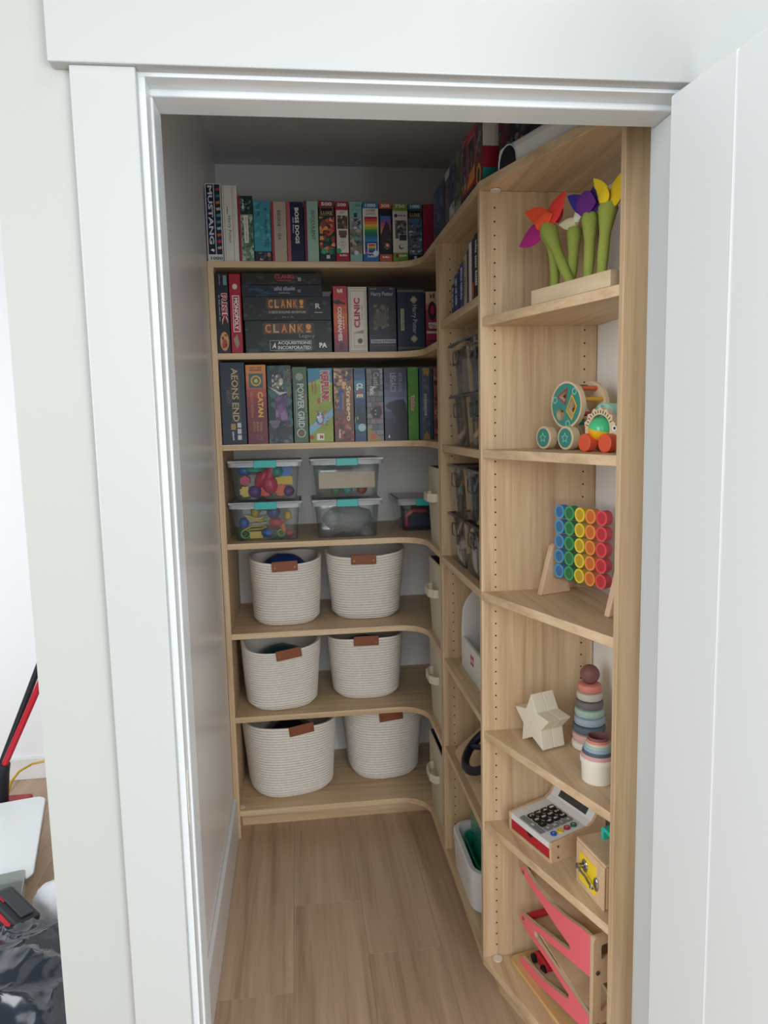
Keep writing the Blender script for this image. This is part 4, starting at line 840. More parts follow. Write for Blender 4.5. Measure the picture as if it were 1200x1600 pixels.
# orange truck
tk = thing('toy_truck', 'orange toy truck with yellow chassis and black wheels in the upper smoky bin', 'toy truck', (XB, 1.045, 1.330), -math.pi/2)
MB().box(-.075, .075, .005, .055, .012, .02).build('chassis', cm('#d8c02a'), tk, bevel=.002)
MB().prism([(-.08, .022), (.0, .022), (.01, .05), (-.09, .05)], 0, .06, 'y').build('bed', cm('#c85a2c'), tk, bevel=.002)
MB().prism([(.012, .02), (.072, .02), (.072, .045), (.05, .075), (.012, .075)], .005, .055, 'y').build('cab', cm('#b83f2c'), tk, bevel=.003)
for x_ in (-.05, .052):
    wv = MB().cyl((x_, -.004, .012), (x_, .010, .012), .022, n=22).build('wheel', cm('#1a1a1c'), tk, smooth=True)
    MB().cyl((x_, -.0055, .012), (x_, -.004, .012), .009, n=16).build('hub', cm('#d8d8d4'), wv, smooth=True)
bx('toy_block', 'navy block under the orange toy truck', 'toy', (XB, 1.045, 1.284), .12, .10, .038, '#1c2a44')
bx('toy_block', 'grey toy case in the bin beside the toy truck', 'toy', (XB, .845, 1.284), .13, .12, .075, '#7c8288')
for i, (c, nm) in enumerate((('#b82a58', 'pink'), ('#2f7a3f', 'green'), ('#2a68ae', 'blue'))):
    bx('toy_bar', nm+' bar in the smoky bin of coloured bars', 'toy', (XB, 1.00, 1.162+.027*(2-i)), .032, .12, .025, c, 'coloured bars')
bx('toy_tray', 'black tray under the coloured bars', 'toy', (XB, 1.03, 1.132), .13, .12, .028, '#1b1d22')
for i in range(3):
    bx('toy_chip', ['far', 'middle', 'near'][i]+' white chip leaning in the smoky bin of coloured bars', 'toy', (XB-.012, 1.105-.030*i, 1.161+.008*i), .022, .008, .024, '#e6e4de', 'white chips')
bx('toy_case', 'black case in the near smoky bin of the middle shelf', 'toy', (XB, .845, 1.132), .13, .12, .085, '#17181c')
vt = thing('toy_van', 'yellow toy van with white hubs at the edge of the middle shelf', 'toy van', (.768, .738, 1.1274), R(-70))
MB().prism([(-.03, .012), (.035, .012), (.035, .035), (.02, .058), (-.03, .058)], 0, .012, 'y').build('van_body', cm('#c99a35'), vt, bevel=.003)
for x_ in (-.014, .02):
    wv = MB().cyl((x_, -.004, .012), (x_, .004, .012), .012, n=18).build('wheel', cm('#6a5a48'), vt, smooth=True)
    MB().cyl((x_, -.0055, .012), (x_, -.004, .012), .006, n=14).build('hub', cm('#d8d2c4'), wv, smooth=True)
# doll bed
M_white = mat('white_lacquer', '#e8e8e4', .35)
db = thing('doll_bed', 'white doll bed with arched headboard', 'doll bed', (.783, .92, .7838), -math.pi/2)
hb = [(.0, 0), (.215, 0), (.215, .135)]+[(.1075+.1075*math.cos(R(a)), .16+.1075*math.sin(R(a))) for a in range(15, 166, 10)]+[(.0, .135)]
MB().prism(hb, -.195, -.183, 'x').build('headboard', M_white, db, bevel=.002)
fb = [(.0, 0), (.215, 0), (.215, .10), (.0, .10)]
MB().prism(fb, .145, .157, 'x').build('footboard', M_white, db, bevel=.002)
rl = MB().box(-.183, .145, 0, .010, .0, .10).build('side_rail', M_white, db, bevel=.002)
MB().box(-.183, .145, .205, .215, .0, .10).build('side_rail', M_white, db, bevel=.002)
MB().box(-.183, .145, .010, .205, .012, .02).build('bed_base', M_white, db)
a = Art(.04, .03, -.075, .045, 0); a.rect(0, 0, 1, 1, '#b83a3a'); a.dash((4,), .12, .3, .88, .7, '#f0e8e4'); a.build(db, 'emblem', 'emblem_lettering')
o = crumple(24, .10, .07, .03, .006, 5.5, 20).build('doll_blanket', cm('#3a3a40', .8), loc=(.893, .90, .806), smooth=True); tag(o, 'dark blanket inside the white doll bed', 'blanket')
bx('white_clip', 'small white clip on the rail of the doll bed', 'clip', (.778, .80, .872), .03, .018, .02, '#eae8e4')
# steering dashboard
sb = thing('toy_dashboard', 'wooden toy dashboard with navy steering wheel', 'toy dashboard', (.765, .93, .4793), -math.pi/2)
TI = Matrix.Translation((0, .0, .0)) @ Matrix.Rotation(R(40), 4, 'X')
bw = [(x, y) for x, y in rrect(.205, .10, .022, 4, 0, .10)]
M_ply = wood('birch_ply', '#dfc2a0', '#d4b591', '#c4a27c', (30, 30, 6), .5)
MB().prism(bw, 0, .012).xf(TI).build('board', M_ply, sb, bevel=.002)
MB().box(-.19, .19, .136, .146, .0, .108).build('support', M_ply, sb, bevel=.002)
wc = Vector((.01, .112, .055))
wr = MB(); pts = [wc+Vector((.086*math.cos(2*math.pi*i/28), .086*math.sin(2*math.pi*i/28), 0)) for i in range(29)]
wr.tube(pts, .013, 10, cap=False)
wheel = wr.xf(TI).build('steering_wheel', cm('#171c2c', .4), sb, smooth=True)
MB().ball(tuple(wc-Vector((0, 0, .004))), .034, .03, .012).xf(TI).build('wheel_hub', cm('#1d2540', .4), wheel, smooth=True)
for an in (90, 210, 330): MB().cyl(tuple(wc), tuple(wc+Vector((.08*math.cos(R(an)), .08*math.sin(R(an)), 0))), .009, n=8).xf(TI).build('spoke', cm('#1d2540', .4), wheel, smooth=True)
MB().cyl((.01, .105, .012), (.01, .105, .05), .016, n=16).xf(TI).build('column', cm('#23407c'), sb, smooth=True)
MB().ball((-.06, .165, .014), .03, .022, .006).xf(TI).build('dial', cm('#23345e'), sb, smooth=True)
MB().cyl((.125, .05, .012), (.125, .05, .022), .017, n=20).xf(TI).build('knob', cm('#d89a34'), sb, smooth=True)
MB().tube([(.16, .03, .012), (.15, .03, .035), (.17, .05, .05), (.19, .06, .03), (.185, .06, .012)], .003, 8).xf(TI).build('lever', cm('#16171a'), sb, smooth=True)
lt = Art(.07, .018, .0, .0, 0); lt.dash((4, 3,), 0, .2, 1, .8, '#3a2c22'); lt.t, lt.a = lt.a, lt.t; lt.t.xf(Matrix.Rotation(R(-90), 4, 'X')).xf(Matrix.Translation((.045, .028, .0128))).xf(TI); lt.t.build('lettering', PRINT, sb)['kind'] = 'stuff'
# white tub with teal caddy
tbn = thing('white_tub', 'rounded white plastic tub on the bottom shelf of the right bay', 'tub', (XR+.008, .99, .1102), -math.pi/2)
m = MB(); D_ = .24; hw_ = .155
def rr(hx, hy, r, z_): return [(x, y+D_/2, z_) for x, y in rrect(hx, hy, r, 8)]
m.loft([rr(hw_-.012, D_/2-.012, .05, 0), rr(hw_-.006, D_/2-.006, .055, .006), rr(hw_-.002, D_/2-.002, .055, .098), rr(hw_-.0, D_/2-.0, .055, .100), rr(hw_, D_/2, .055, .126), rr(hw_-.004, D_/2-.004, .053, .131), rr(hw_-.016, D_/2-.016, .045, .131), rr(hw_-.019, D_/2-.019, .043, .127), rr(hw_-.03, D_/2-.03, .04, .012)])
m.build('tub_body', mat('white_plastic', '#e4e7e8', .3), tbn, smooth=True)
M_tealp = mat('translucent_teal', '#1fa184', .25, alpha=.93)
tc_ = thing('teal_caddy', 'translucent teal caddy standing in the white tub', 'caddy', (XR+.040, .995, .152), -math.pi/2)
m = MB(); D2 = .15
m.loft([[(x, y+D2/2, 0) for x, y in rrect(.100, .068, .03, 6)], [(x, y+D2/2, .075) for x, y in rrect(.112, .076, .035, 6)], [(x, y+D2/2, .075) for x, y in rrect(.109, .073, .033, 6)], [(x, y+D2/2, .004) for x, y in rrect(.092, .062, .028, 6)]])
m.build('caddy_body', M_tealp, tc_, smooth=True)
MB().prism([(-.075, .05), (-.078, .150), (-.066, .176), (-.03, .186), (.10, .190), (.105, .10), (.07, .060), (.0, .045)], .020, .023, 'y').build('flap', clear('teal_flap', '#7fd8c4', .55, .15, '#2fa890'), tc_, bevel=.001)
for i, x_ in enumerate((-.055, -.02, .012)): MB().lathe([(.006, .0), (.006, .105-.012*i), (.003, .110-.012*i)], (x_, .06, .004), 12).build('peg', M_tealp, tc_, smooth=True)
o = MB().ball((0, 0, .02), .02).build('toy_ball', cm('#15161a'), loc=(.835, .895, .128), smooth=True); tag(o, 'small black ball inside the white tub', 'ball')
# white domed case on the top right
dc = thing('domed_case', 'long white rounded case on the top shelf with dark arched window', 'case', (.7685, .6200, TZ+.0002), RS)
prof = [(.002, 0), (.026, 0), (.026, .046), (.024, .051), (.008, .053), (.003, .047), (.0, .035)]
MB().prism(prof, .0, .34, 'x').build('case_body', mat('white_lacquer', '#e8e8e4', .35), dc, bevel=.001)
arch = [(.001, 0), (.069, 0)]+[(.035+.034*math.cos(R(a)), .012+.037*math.sin(R(a))) for a in range(0, 181, 12)]
MB().prism(arch, -.0022, .003, 'y').build('arch_frame', mat('white_lacquer', '#e8e8e4', .35), dc)
arch2 = [(.006, 0), (.069, 0)]+[(.0385+.030*math.cos(R(a)), .010+.035*math.sin(R(a))) for a in range(0, 181, 12)]
MB().prism(arch2, -.0035, .0, 'y').build('dark_window', cm('#0f1420', .25), dc)

# ---------------------------------------------------------------- slanted bay toys
def SP(ox, oy, z_): return (ox, oy, z_+.0003)
# felt flowers
stn = thing('flower_stand', 'pale wooden block holding felt flowers', 'flower stand', SP(.804, .502, 1.8087), RS)
M_pale = wood('pale_wood', '#d9c7a8', '#cfbb9a', '#c0a985', (6, 60, 60), .55)
MB().box(.0, .245, .004, .072, 0, .031).build('block', M_pale, stn, bevel=.001)
M_stem = mat('green_felt', '#8f9a46', .95, bump=.6, bscale=260)
def petal(m, base, tip, wd, th, bend=(0, 0, 0), n=9, k=10):
    base, tip = Vector(base), Vector(tip); ax = tip-base; l = ax.length; t = ax.normalized(); sd = t.cross(Vector((0, 1, 0)))
    if sd.length < .1: sd = Vector((1, 0, 0))
    sd.normalize(); nm = sd.cross(t); rings = []; bd = Vector(bend)
    for i in range(n):
        q = i/(n-1); wdt = wd*max(.06, (math.sin(math.pi*min(1, .18+.82*q))**.75)*(1-.15*q)) if q < .97 else wd*.05
        c = base+ax*q+bd*(q*q); wdt *= 1.3; rings.append([c+sd*wdt*math.cos(2*math.pi*j/k)+nm*th*math.sin(2*math.pi*j/k)*max(.25, 1-q) for j in range(k)])
    m.loft(rings)
def flower(label, bottom, neck, cup, petals, colr, tcol=None, r=.0105, mid=None):
    t = thing('felt_flower', label, 'felt flower', SP(.804, .502, 1.8087), RS, 'felt flowers in the wooden block')
    b, n_ = Vector(bottom), Vector(neck); md = Vector(mid) if mid else (b+n_)/2+Vector((.004, 0, 0)); pts = []
    for i in range(13):
        q = i/12; pts.append(b*(1-q)**2+md*2*q*(1-q)+n_*q*q)
    MB().tube(pts, [(r*1.05-.001*(i < 3)+(max(0, i-7)*cup*.8))*(.72 if i == 12 else 1) for i in range(13)], 14).build('stem', M_stem, t, smooth=True)
    for i, (bs, tp, wd, bn) in enumerate(petals):
        m = MB(); petal(m, bs, tp, wd, .006, bn)
        c = colr[i % len(colr)]; m.build('petal', mat('felt_'+c.strip('#'), c, .95, bump=.5, bscale=260), t, smooth=True)
    return t
y_ = .036
flower('drooping magenta felt flower at the left of the block', (.040, y_, .031), (.004, y_, .158), .001, [((.008, y_, .172), (-.078, y_-.006, .140), .019, (0, 0, .004)), ((.004, y_+.008, .178), (-.05, y_, .150), .017, (0, 0, .012))], ['#b0287f', '#a02a78'], mid=(.048, y_, .12))
flower('tall scarlet felt flower leaning left', (.100, y_-.006, .031), (.022, y_-.006, .166), .0028, [((.030, y_-.006, .172), (-.050, y_-.010, .224), .016, (0, 0, -.012)), ((.030, y_-.008, .170), (.074, y_-.008, .224), .018, (.012, 0, -.004)), ((.026, y_+.010, .175), (.045, y_+.012, .215), .018, (0, 0, 0)), ((.000, y_-.016, .172), (.052, y_-.016, .182), .014, (0, 0, 0))], ['#e8502c', '#d83a34', '#c02f50', '#e8552e'], mid=(.058, y_-.006, .10))
flower('small white felt flower in the middle', (.078, y_+.012, .031), (.090, y_+.012, .148), .0016, [((.098, y_+.010, .158), (.046, y_+.006, .155), .010, (0, 0, .008)), ((.096, y_+.010, .158), (.114, y_+.010, .195), .009, (0, 0, 0))], ['#d8cfa8', '#dcd8cc'])
flower('purple felt flower with dark blue petals', (.146, y_, .031), (.150, y_, .160), .0020, [((.146, y_, .168), (.086, y_-.004, .206), .014, (0, 0, .004)), ((.150, y_, .168), (.182, y_, .205), .020, (0, 0, 0)), ((.128, y_-.010, .182), (.180, y_-.012, .172), .020, (0, 0, 0)), ((.148, y_+.01, .180), (.150, y_+.012, .216), .016, (0, 0, 0))], ['#332a86', '#3a1f66', '#62287a', '#2f2468'])
flower('yellow felt flower beside the doorway upright', (.186, y_, .031), (.204, y_, .168), .0026, [((.202, y_, .162), (.166, y_, .224), .014, (-.006, 0, 0)), ((.208, y_, .162), (.246, y_, .212), .016, (.004, 0, .006)), ((.206, y_+.010, .165), (.215, y_+.014, .205), .015, (0, 0, 0)), ((.202, y_-.012, .165), (.206, y_-.014, .196), .012, (0, 0, 0))], ['#e8c81f', '#d8b71c', '#c9a81a', '#e2c21e'], mid=(.190, y_, .10))

# crawling drum toy
M_birch = mat('birch', '#dcc6a2', .5); M_tealt = cm('#3f8f84', .45); M_mint = cm('#8fd0b8', .45)
cr = thing('rolling_drum_toy', 'wooden animal pull toy with big cut-out drum and starred wheels', 'pull toy', SP(.872, .600, 1.4879), RS)
def disc_holes(m, c, r, y0, y1, holes, n=40):
    """disc in local xz plane between y0 and y1 with polygon holes cut by bridging to the rim"""
    pass
def plate(parent, name, outline, y0, y1, material, bevel=.0015): return MB().prism(outline, y0, y1, 'y').build(name, material, parent, bevel=bevel)
def circ(cx, cz, r, n=32, a0=0): return [(cx+r*math.cos(2*math.pi*i/n+a0), cz+r*math.sin(2*math.pi*i/n+a0)) for i in range(n)]
import bmesh
from mathutils.geometry import tessellate_polygon
def holed(outline, holes, y0, y1):
    """flat plate with real through-holes"""
    loops = [[Vector((x, z_, 0)) for x, z_ in outline]]+[[Vector((x, z_, 0)) for x, z_ in h_] for h_ in holes]
    tri = tessellate_polygon(loops); flat = [p for l in loops for p in l]; N_ = len(flat); m = MB()
    m.add([(p.x, y0, p.y) for p in flat]+[(p.x, y1, p.y) for p in flat], [tuple(t) for t in tri]+[tuple(N_+i for i in reversed(t)) for t in tri]); o = 0
    for l in loops:
        n_ = len(l)
        for i in range(n_):
            j = (i+1) % n_; m.f.append([o+i, o+j, N_+o+j, N_+o+i]); m.m.append(0); m.c.append(None)
        o += n_
    return m
DC = (.0655, .103); DR = .054
tri_h = [(DC[0]-.026, DC[1]+.020), (DC[0]-.002, DC[1]+.004), (DC[0]+.003, DC[1]+.036)]
dia_h = [(DC[0]+.006, DC[1]-.012), (DC[0]+.022, DC[1]-.030), (DC[0]+.036, DC[1]-.004), (DC[0]+.022, DC[1]+.018)]
cir_h = circ(DC[0]-.020, DC[1]-.022, .014, 20)
for j, (a_, b_) in enumerate(((.012, .024), (.082, .092))):
    dsk = holed(circ(DC[0], DC[1], DR, 48), [tri_h, dia_h, cir_h] if j == 0 else [circ(DC[0], DC[1], .02, 24)], a_, b_).build('drum_disc', M_birch, cr, smooth=True)
    if j == 0:
        holed(circ(DC[0], DC[1], DR-.005, 48), [tri_h, dia_h, cir_h], .0112, .0118).build('printed_face', M_tealt, dsk)
        for h_, c_ in ((tri_h, '#b03a50'), (dia_h, '#e0b83a')):
            cx_ = sum(p[0] for p in h_)/len(h_); cz_ = sum(p[1] for p in h_)/len(h_)
            holed([(cx_+(p[0]-cx_)*1.25, cz_+(p[1]-cz_)*1.25) for p in h_], [h_], .0100, .0108).build('hole_border', cm(c_), dsk)
        for (u_, v_) in ((.030, .030), (-.038, .012), (.008, -.043)):
            holed(circ(DC[0]+u_, DC[1]+v_, .008, 20), [circ(DC[0]+u_, DC[1]+v_, .0055, 20)], .0104, .0109).build('ring_mark', M_mint, dsk)
for k_, c_ in enumerate(['#d8663a', '#e0a83a', '#b03a4a', '#3f8f84', '#c9502f', '#d89a34', '#8a2a3a', '#2f6a66']):
    an = R(60-45*k_); px_, pz_ = DC[0]+.043*math.cos(an), DC[1]+.043*math.sin(an)
    MB().cyl((px_, .020, pz_), (px_, .086, pz_), .0055, n=12).build('rod', cm(c_), cr, smooth=True)
def wheel(parent, cx_, cz_, y0, y1, r, rim, face, star):
    wv = MB().cyl((cx_, y0, cz_), (cx_, y1, cz_), r, n=28).build('wheel', rim, parent, smooth=True, bevel=.0015)
    if face: MB().cyl((cx_, y0-.0005, cz_), (cx_, y0+.0005, cz_), r*.8, n=28).build('wheel_face', face, wv)
    if star:
        s1 = [(cx_+(.0125 if i % 2 == 0 else .006)*math.cos(R(90+36*i)), cz_+(.0125 if i % 2 == 0 else .006)*math.sin(R(90+36*i))) for i in range(10)]
        s2 = [(cx_+(p[0]-cx_)*.78, cz_+(p[1]-cz_)*.78) for p in s1]
        holed(s1, [s2], y0-.0012, y0-.0006).build('star', cm('#9fe0cc'), wv)
    return wv
for x_ in (.0, .080):
    wheel(cr, x_, .0275, -.002, .020, .0275, M_birch, M_tealt, True); wheel(cr, x_, .0275, .080, .100, .0275, M_birch, None, False)
    MB().cyl((x_, .018, .0275), (x_, .082, .0275), .006, n=12).build('axle', M_birch, cr, smooth=True)
head = [(.118, .012), (.122, .050), (.138, .090), (.155, .103), (.178, .103), (.198, .092), (.206, .070), (.204, .012)]
hd = plate(cr, 'animal_head', head, .030, .062, cm('#9fd6c4', .45), .003)
for (u_, v_, r_) in ((.140, .060, .009), (.150, .085, .010), (.146, .035, .008), (.165, .094, .006), (.160, .068, .006)):
    MB().cyl((u_, .0290, v_), (u_, .0298, v_), r_, n=20).build('spot', cm('#5fae9c'), hd)
MB().ball((.172, .0285, .088), .006, .003, .006).build('eye', cm('#111214', .2), hd, smooth=True)
body = [(-.028, .014), (.205, .014), (.205, .030), (-.028, .030)]
plate(cr, 'chassis', body, .030, .070, cm('#2f5f70', .5), .002)
# hedgehog roller
hg = thing('hedgehog_push_toy', 'wooden push toy with spiky back, green and yellow ball and red wheels', 'push toy', SP(.908, .418, 1.4879), RS)
outl = [(-.024, .018), (-.024, .040)]
for i in range(15):
    a_ = R(172-12.0*i); r_ = .050 if i % 2 else .044
    outl.append((.020+r_*math.cos(a_), .045+r_*math.sin(a_)))
outl += [(.078, .050), (.086, .038), (.084, .018)]
cc = (.0205, .048)
bd = holed(outl, [circ(cc[0], cc[1], .031, 32)], .012, .026).build('body_plate', M_birch, hg, bevel=.001)
for i in range(13):
    a_ = R(165-11.5*i); MB().cyl((.020+.036*math.cos(a_), .0114, .046+.036*math.sin(a_)), (.020+.042*math.cos(a_), .0114, .046+.042*math.sin(a_)), .0009, n=6).build('spine_mark', cm('#3a2a22'), bd)
MB().cyl((.066, .0105, .050), (.066, .0125, .050), .0065, n=18).build('eye', cm('#f0ece4'), bd); MB().cyl((.0672, .0098, .050), (.0672, .0110, .050), .003, n=14).build('pupil', cm('#1a1614'), bd)
bl = MB().ball((0, 0, 0), .0285, .0285, .026, 32, 20)
bl.m = [0 if sum(bl.v[j_][2] for j_ in f_)/len(f_) > 0 else 1 for f_ in bl.f]
bl.xf(Matrix.Translation((cc[0], .019, cc[1])) @ Matrix.Rotation(R(14), 4, 'Y')).build('ball', [cm('#4fc48a', .2), cm('#f0b41c', .2)], hg, smooth=True)
for x_ in (.0, .062):
    wheel(hg, x_, .0195, -.012, .010, .0195, cm('#dc5a3a', .4), None, False); wheel(hg, x_, .0195, .030, .048, .0195, cm('#dc5a3a', .4), None, False)
    MB().cyl((x_, .008, .0195), (x_, .032, .0195), .004, n=10).build('axle', M_birch, hg, smooth=True)
# clear rainbow token game
gm = thing('token_game', 'clear upright token frame on two wooden feet', 'game', SP(.864, .624, 1.1262), RS)
M_beech = wood('beech', '#e3c3a3', '#dbb997', '#cfab88', (8, 60, 8), .5)
for s0 in (.0, .236):
    ft = MB().prism([(.0, 0), (.095, 0), (.066, .118), (.058, .126), (.042, .126), (.034, .118)], s0, s0+.016, 'x').build('foot', M_beech, gm, bevel=.003)
    if s0 > .1:
        la = MB(); v, f_ = glyphs('LOVEVERY', 0.0); la.add([(s0+.0166, .022+.05*p[0], .018+.008*p[1]) for p in v], f_, 0, lin('#7a5f48')); la.build('lettering', PRINT, ft)['kind'] = 'stuff'
M_acr = clear('clear_acrylic', '#fdfdfe', .006, .04, base=.018)
fz0, fz1 = .042, .236
for y0_, nm in ((.036, 'front_sheet'), (.060, 'back_sheet')): MB().box(-.003, .256, y0_, y0_+.0025, fz0, fz1).build(nm, M_acr, gm)
for i in range(8):
    xx = -.003+(.2565)*i/7; MB().box(xx, xx+.0018, .0386, .0598, fz0, fz1).build('divider', M_acr, gm)
MB().box(-.003, .256, .0386, .0598, fz0, fz0+.003).build('bottom_strip', M_acr, gm)
NM = ['bottom', 'second lowest', 'middle', 'second highest', 'top']
for ci, (cn, c, c2) in enumerate((('blue', '#3fb0e4', '#1a78ac'), ('green', '#3cb86c', '#217d45'), ('yellow', '#fce63a', '#d2ae0a'), ('orange', '#ffa34a', '#dc7418'), ('red', '#fa5058', '#cc2832'))):
    for ri in range(5):
        loc = Vector((.864, .624, 1.1265))+_d*(.0365+.0365*ci)+_q*.0492+Vector((0, 0, .0625+.0365*ri))
        tk_ = thing('ring_token', '%s ring token, %s of its column in the clear game' % (cn, NM[ri]), 'token', tuple(loc), RS, 'ring tokens in the clear game')
        MB().cyl((0, -.0085, 0), (0, .0085, 0), .0172, n=28).build('token_body', cm(c2), tk_, smooth=True)
        holed(circ(0, 0, .0172, 28), [circ(0, 0, .0130, 28)], -.0102, -.0084).build('token_rim', cm(c), tk_)
# star stacker
stp = [(.0395+(.0715 if i % 2 == 0 else .0365)*math.cos(R(93+36*i)), .056+(.0715 if i % 2 == 0 else .0365)*math.sin(R(93+36*i))) for i in range(10)]
zm = min(p[1] for p in stp); stp = [(p[0], p[1]-zm) for p in stp]
ss = thing('star_blocks', 'cream five pointed star shape made of two thick layers', 'star', SP(.823, .614, .755), RS)
M_cream = mat('cream_silicone', '#e6ddc8', .6)
MB().prism(stp, .0, .034, 'y').build('star_layer', M_cream, ss, bevel=.002); MB().prism(stp, .0345, .068, 'y').build('star_layer', M_cream, ss, bevel=.002)
MB().cyl((.0395, -.001, .056-zm), (.0395, .001, .056-zm), .002, n=10).build('button', mat('cream_dot', '#cfc5ae', .6), ss)
# stacking ring tower
GR = 'silicone rings of the stacking tower'
rg = [('cream', '#e6e0d4', .0415), ('pale pink', '#d8aca8', .0400), ('slate blue', '#5a6872', .0395), ('powder blue', '#9fb0bf', .0370), ('sage', '#a3bdb2', .0352), ('grey', '#6f6b68', .0335), ('sand', '#c4bcae', .0310), ('coral', '#d58474', .0285)]
zc = .755; TX = (.973, .548); hh = .0205
for nm, c, r_ in rg:
    h1 = hh
    m = MB().lathe([(r_-.006, 0), (r_-.0015, .0025), (r_, .008), (r_, .0125), (r_-.0015, .018), (r_-.006, h1-.0002), (.010, h1-.0002), (.010, 0)], n=40, cap0=False, cap1=False)
    m.f += [[len(m.v)-40+i, len(m.v)-40+(i+1) % 40, (i+1) % 40, i] for i in range(40)]; m.m += [0]*40; m.c += [None]*40
    o = m.build('stacking_ring', mat('silicone_'+c.strip('#'), c, .6), loc=(TX[0], TX[1], zc+.0003), smooth=True); tag(o, nm+' silicone ring of the stacking tower', 'stacking ring', GR); zc += h1
o = MB().ball((0, 0, .0225), .0235, n=28, m=18).build('stacking_ball', mat('silicone_mauve', '#7c5552', .55), loc=(TX[0], TX[1], zc-.0005), smooth=True); tag(o, 'mauve ball crowning the stacking tower', 'ball')
# nesting cups
GC = 'silicone nesting cups'
CX = (.926, .385)
cups = [('cream', '#e4ddcf', .0375, .0), ('pale pink', '#cf9f9c', .0350, .0085), ('slate blue', '#4f5c68', .0328, .0160), ('powder blue', '#93a7ba', .0306, .0225), ('sage', '#9dbaac', .0285, .0285), ('sand', '#c9c0b2', .0264, .0340), ('coral', '#cf7f70', .0244, .0395), ('mauve', '#7c4f4e', .0224, .0455)]
for nm, c, r_, z0 in cups:
    hc = .058
    m = MB().lathe([(r_*.86, 0), (r_*.93, .003), (r_*.965, hc-.012), (r_*1.04, hc-.011), (r_*1.04, hc-.002), (r_*1.0, hc), (r_*.93, hc), (r_*.86, .006)], n=40)
    o = m.build('nesting_cup', mat('silicone_'+c.strip('#'), c, .6), loc=(CX[0], CX[1], .7553+z0), smooth=True); tag(o, nm+' cup of the nested silicone cups', 'cup', GC)
# cash register
rgt = thing('toy_cash_register', 'toy cash register with white keypad top, red drawer and wooden sides', 'cash register', SP(.796, .634, .5033), RS)
sp_ = [(.0, .0), (.168, .0), (.168, .105), (.155, .110), (.128, .074), (.112, .064), (.0, .0525), (-.002, .049)]
for s0 in (.0, .1635): MB().prism(sp_, s0, s0+.0075, 'x').build('side_panel', M_ply, rgt, bevel=.0012)
MB().box(.0075, .1635, .0, .165, .0, .008).build('base', M_ply, rgt)
drw = MB().box(.0085, .1625, .0015, .12, .009, .034).build('drawer', cm('#b81a2c', .4), rgt, bevel=.001)
MB().prism([(.0855+.011*math.cos(R(a)), .034-.010*math.sin(R(a))) for a in range(0, 181, 15)], .0008, .0013, 'y').build('finger_notch', cm('#3a0a10'), drw)
tp = [(.0, .0345), (.0, .050), (.112, .0615), (.127, .071), (.152, .106), (.165, .103), (.165, .034)]
topm = MB().prism(tp, .0077, .1633, 'x').build('white_top', mat('register_white', '#e3e4e3', .35), rgt, bevel=.001)
tang = math.atan2(.0615-.050, .112)
def on_top(mb, lift=.0): return mb.xf(Matrix.Translation((0, 0, .050+lift)) @ Matrix.Rotation(tang, 4, 'X'))
M_kb, M_kg = cm('#17181b', .4), cm('#85888a', .45)
keys = ['123', '456', '789', 'C0.']; kx, ky, kp = .052, .096, .0215
for r_ in range(4):
    for c_ in range(3):
        x_, yy = kx+kp*c_, ky-kp*r_*.98
        k_ = on_top(MB().prism(rrect(.0092, .0092, .003, 3, x_, yy), .0, .0035)).build('key', M_kb, rgt, bevel=.0006)
        v, f_ = glyphs(keys[r_][c_], .03); q = MB()
        hx_ = (.0035, .006) if keys[r_][c_] != '.' else (.0012, .0014)
        q.add([(x_-hx_[0]+2*hx_[0]*p[0], yy-hx_[1]+2*hx_[1]*p[1], .0038) for p in v], f_, 0, lin('#f0f0ee')); on_top(q).build('key_mark', PRINT, k_)
for r_, ch in enumerate('+-x÷'):
    x_, yy = kx+kp*3, ky-kp*r_*.98
    k_ = on_top(MB().prism(rrect(.0092, .0092, .003, 3, x_, yy), .0, .0030)).build('key', M_kg, rgt, bevel=.0006)
    v, f_ = glyphs(ch, .02); q = MB(); hy_ = .0045 if ch != '-' else .0010
    q.add([(x_-.0045+.009*p[0], yy-hy_+2*hy_*p[1], .0033) for p in v], f_, 0, lin('#e8e8e6')); on_top(q).build('key_mark', PRINT, k_)
k_ = on_top(MB().prism(rrect(.0425, .0078, .002, 3, kx+kp*1.5-.002, ky-kp*3.95), .0, .003)).build('equals_key', M_kg, rgt, bevel=.0006)
v, f_ = glyphs('=', .03); q = MB(); q.add([(kx+kp*1.5-.005+.010*p[0], ky-kp*3.95-.003+.006*p[1], .0033) for p in v], f_, 0, lin('#e8e8e6')); on_top(q).build('key_mark', PRINT, k_)
for i, (c, nm) in enumerate((('#1f5fb8', 0), ('#e8c22a', 0), ('#b0264a', 0), ('#1f7a4f', 0))):
    yy = .030+.0205*i
    k_ = on_top(MB().cyl((.142, yy, 0), (.142, yy, .004), .0078, n=24)).build('round_button', cm(c), rgt, smooth=True)
    v, f_ = glyphs('c', .0); q = MB(); q.add([(.142-.003+.006*p[0], yy-.003+.006*p[1], .0043) for p in v], f_, 0, lin('#e8e8e0')); on_top(q).build('key_mark', PRINT, k_)
sa = math.atan2(.106-.071, .152-.127)
scn = MB().box(.035, .140, .006, .030, .0, .0006).xf(Matrix.Translation((0, .127, .071)) @ Matrix.Rotation(sa, 4, 'X')).build('display', cm('#3c4040', .2), rgt)
for (yy, zz) in ((.020, .040), (.020, .012)): MB().cyl((.170, yy, zz), (.1722, yy, zz), .003, n=14).build('screw', mat('steel', '#9a9a98', .3, 1), rgt, smooth=True)
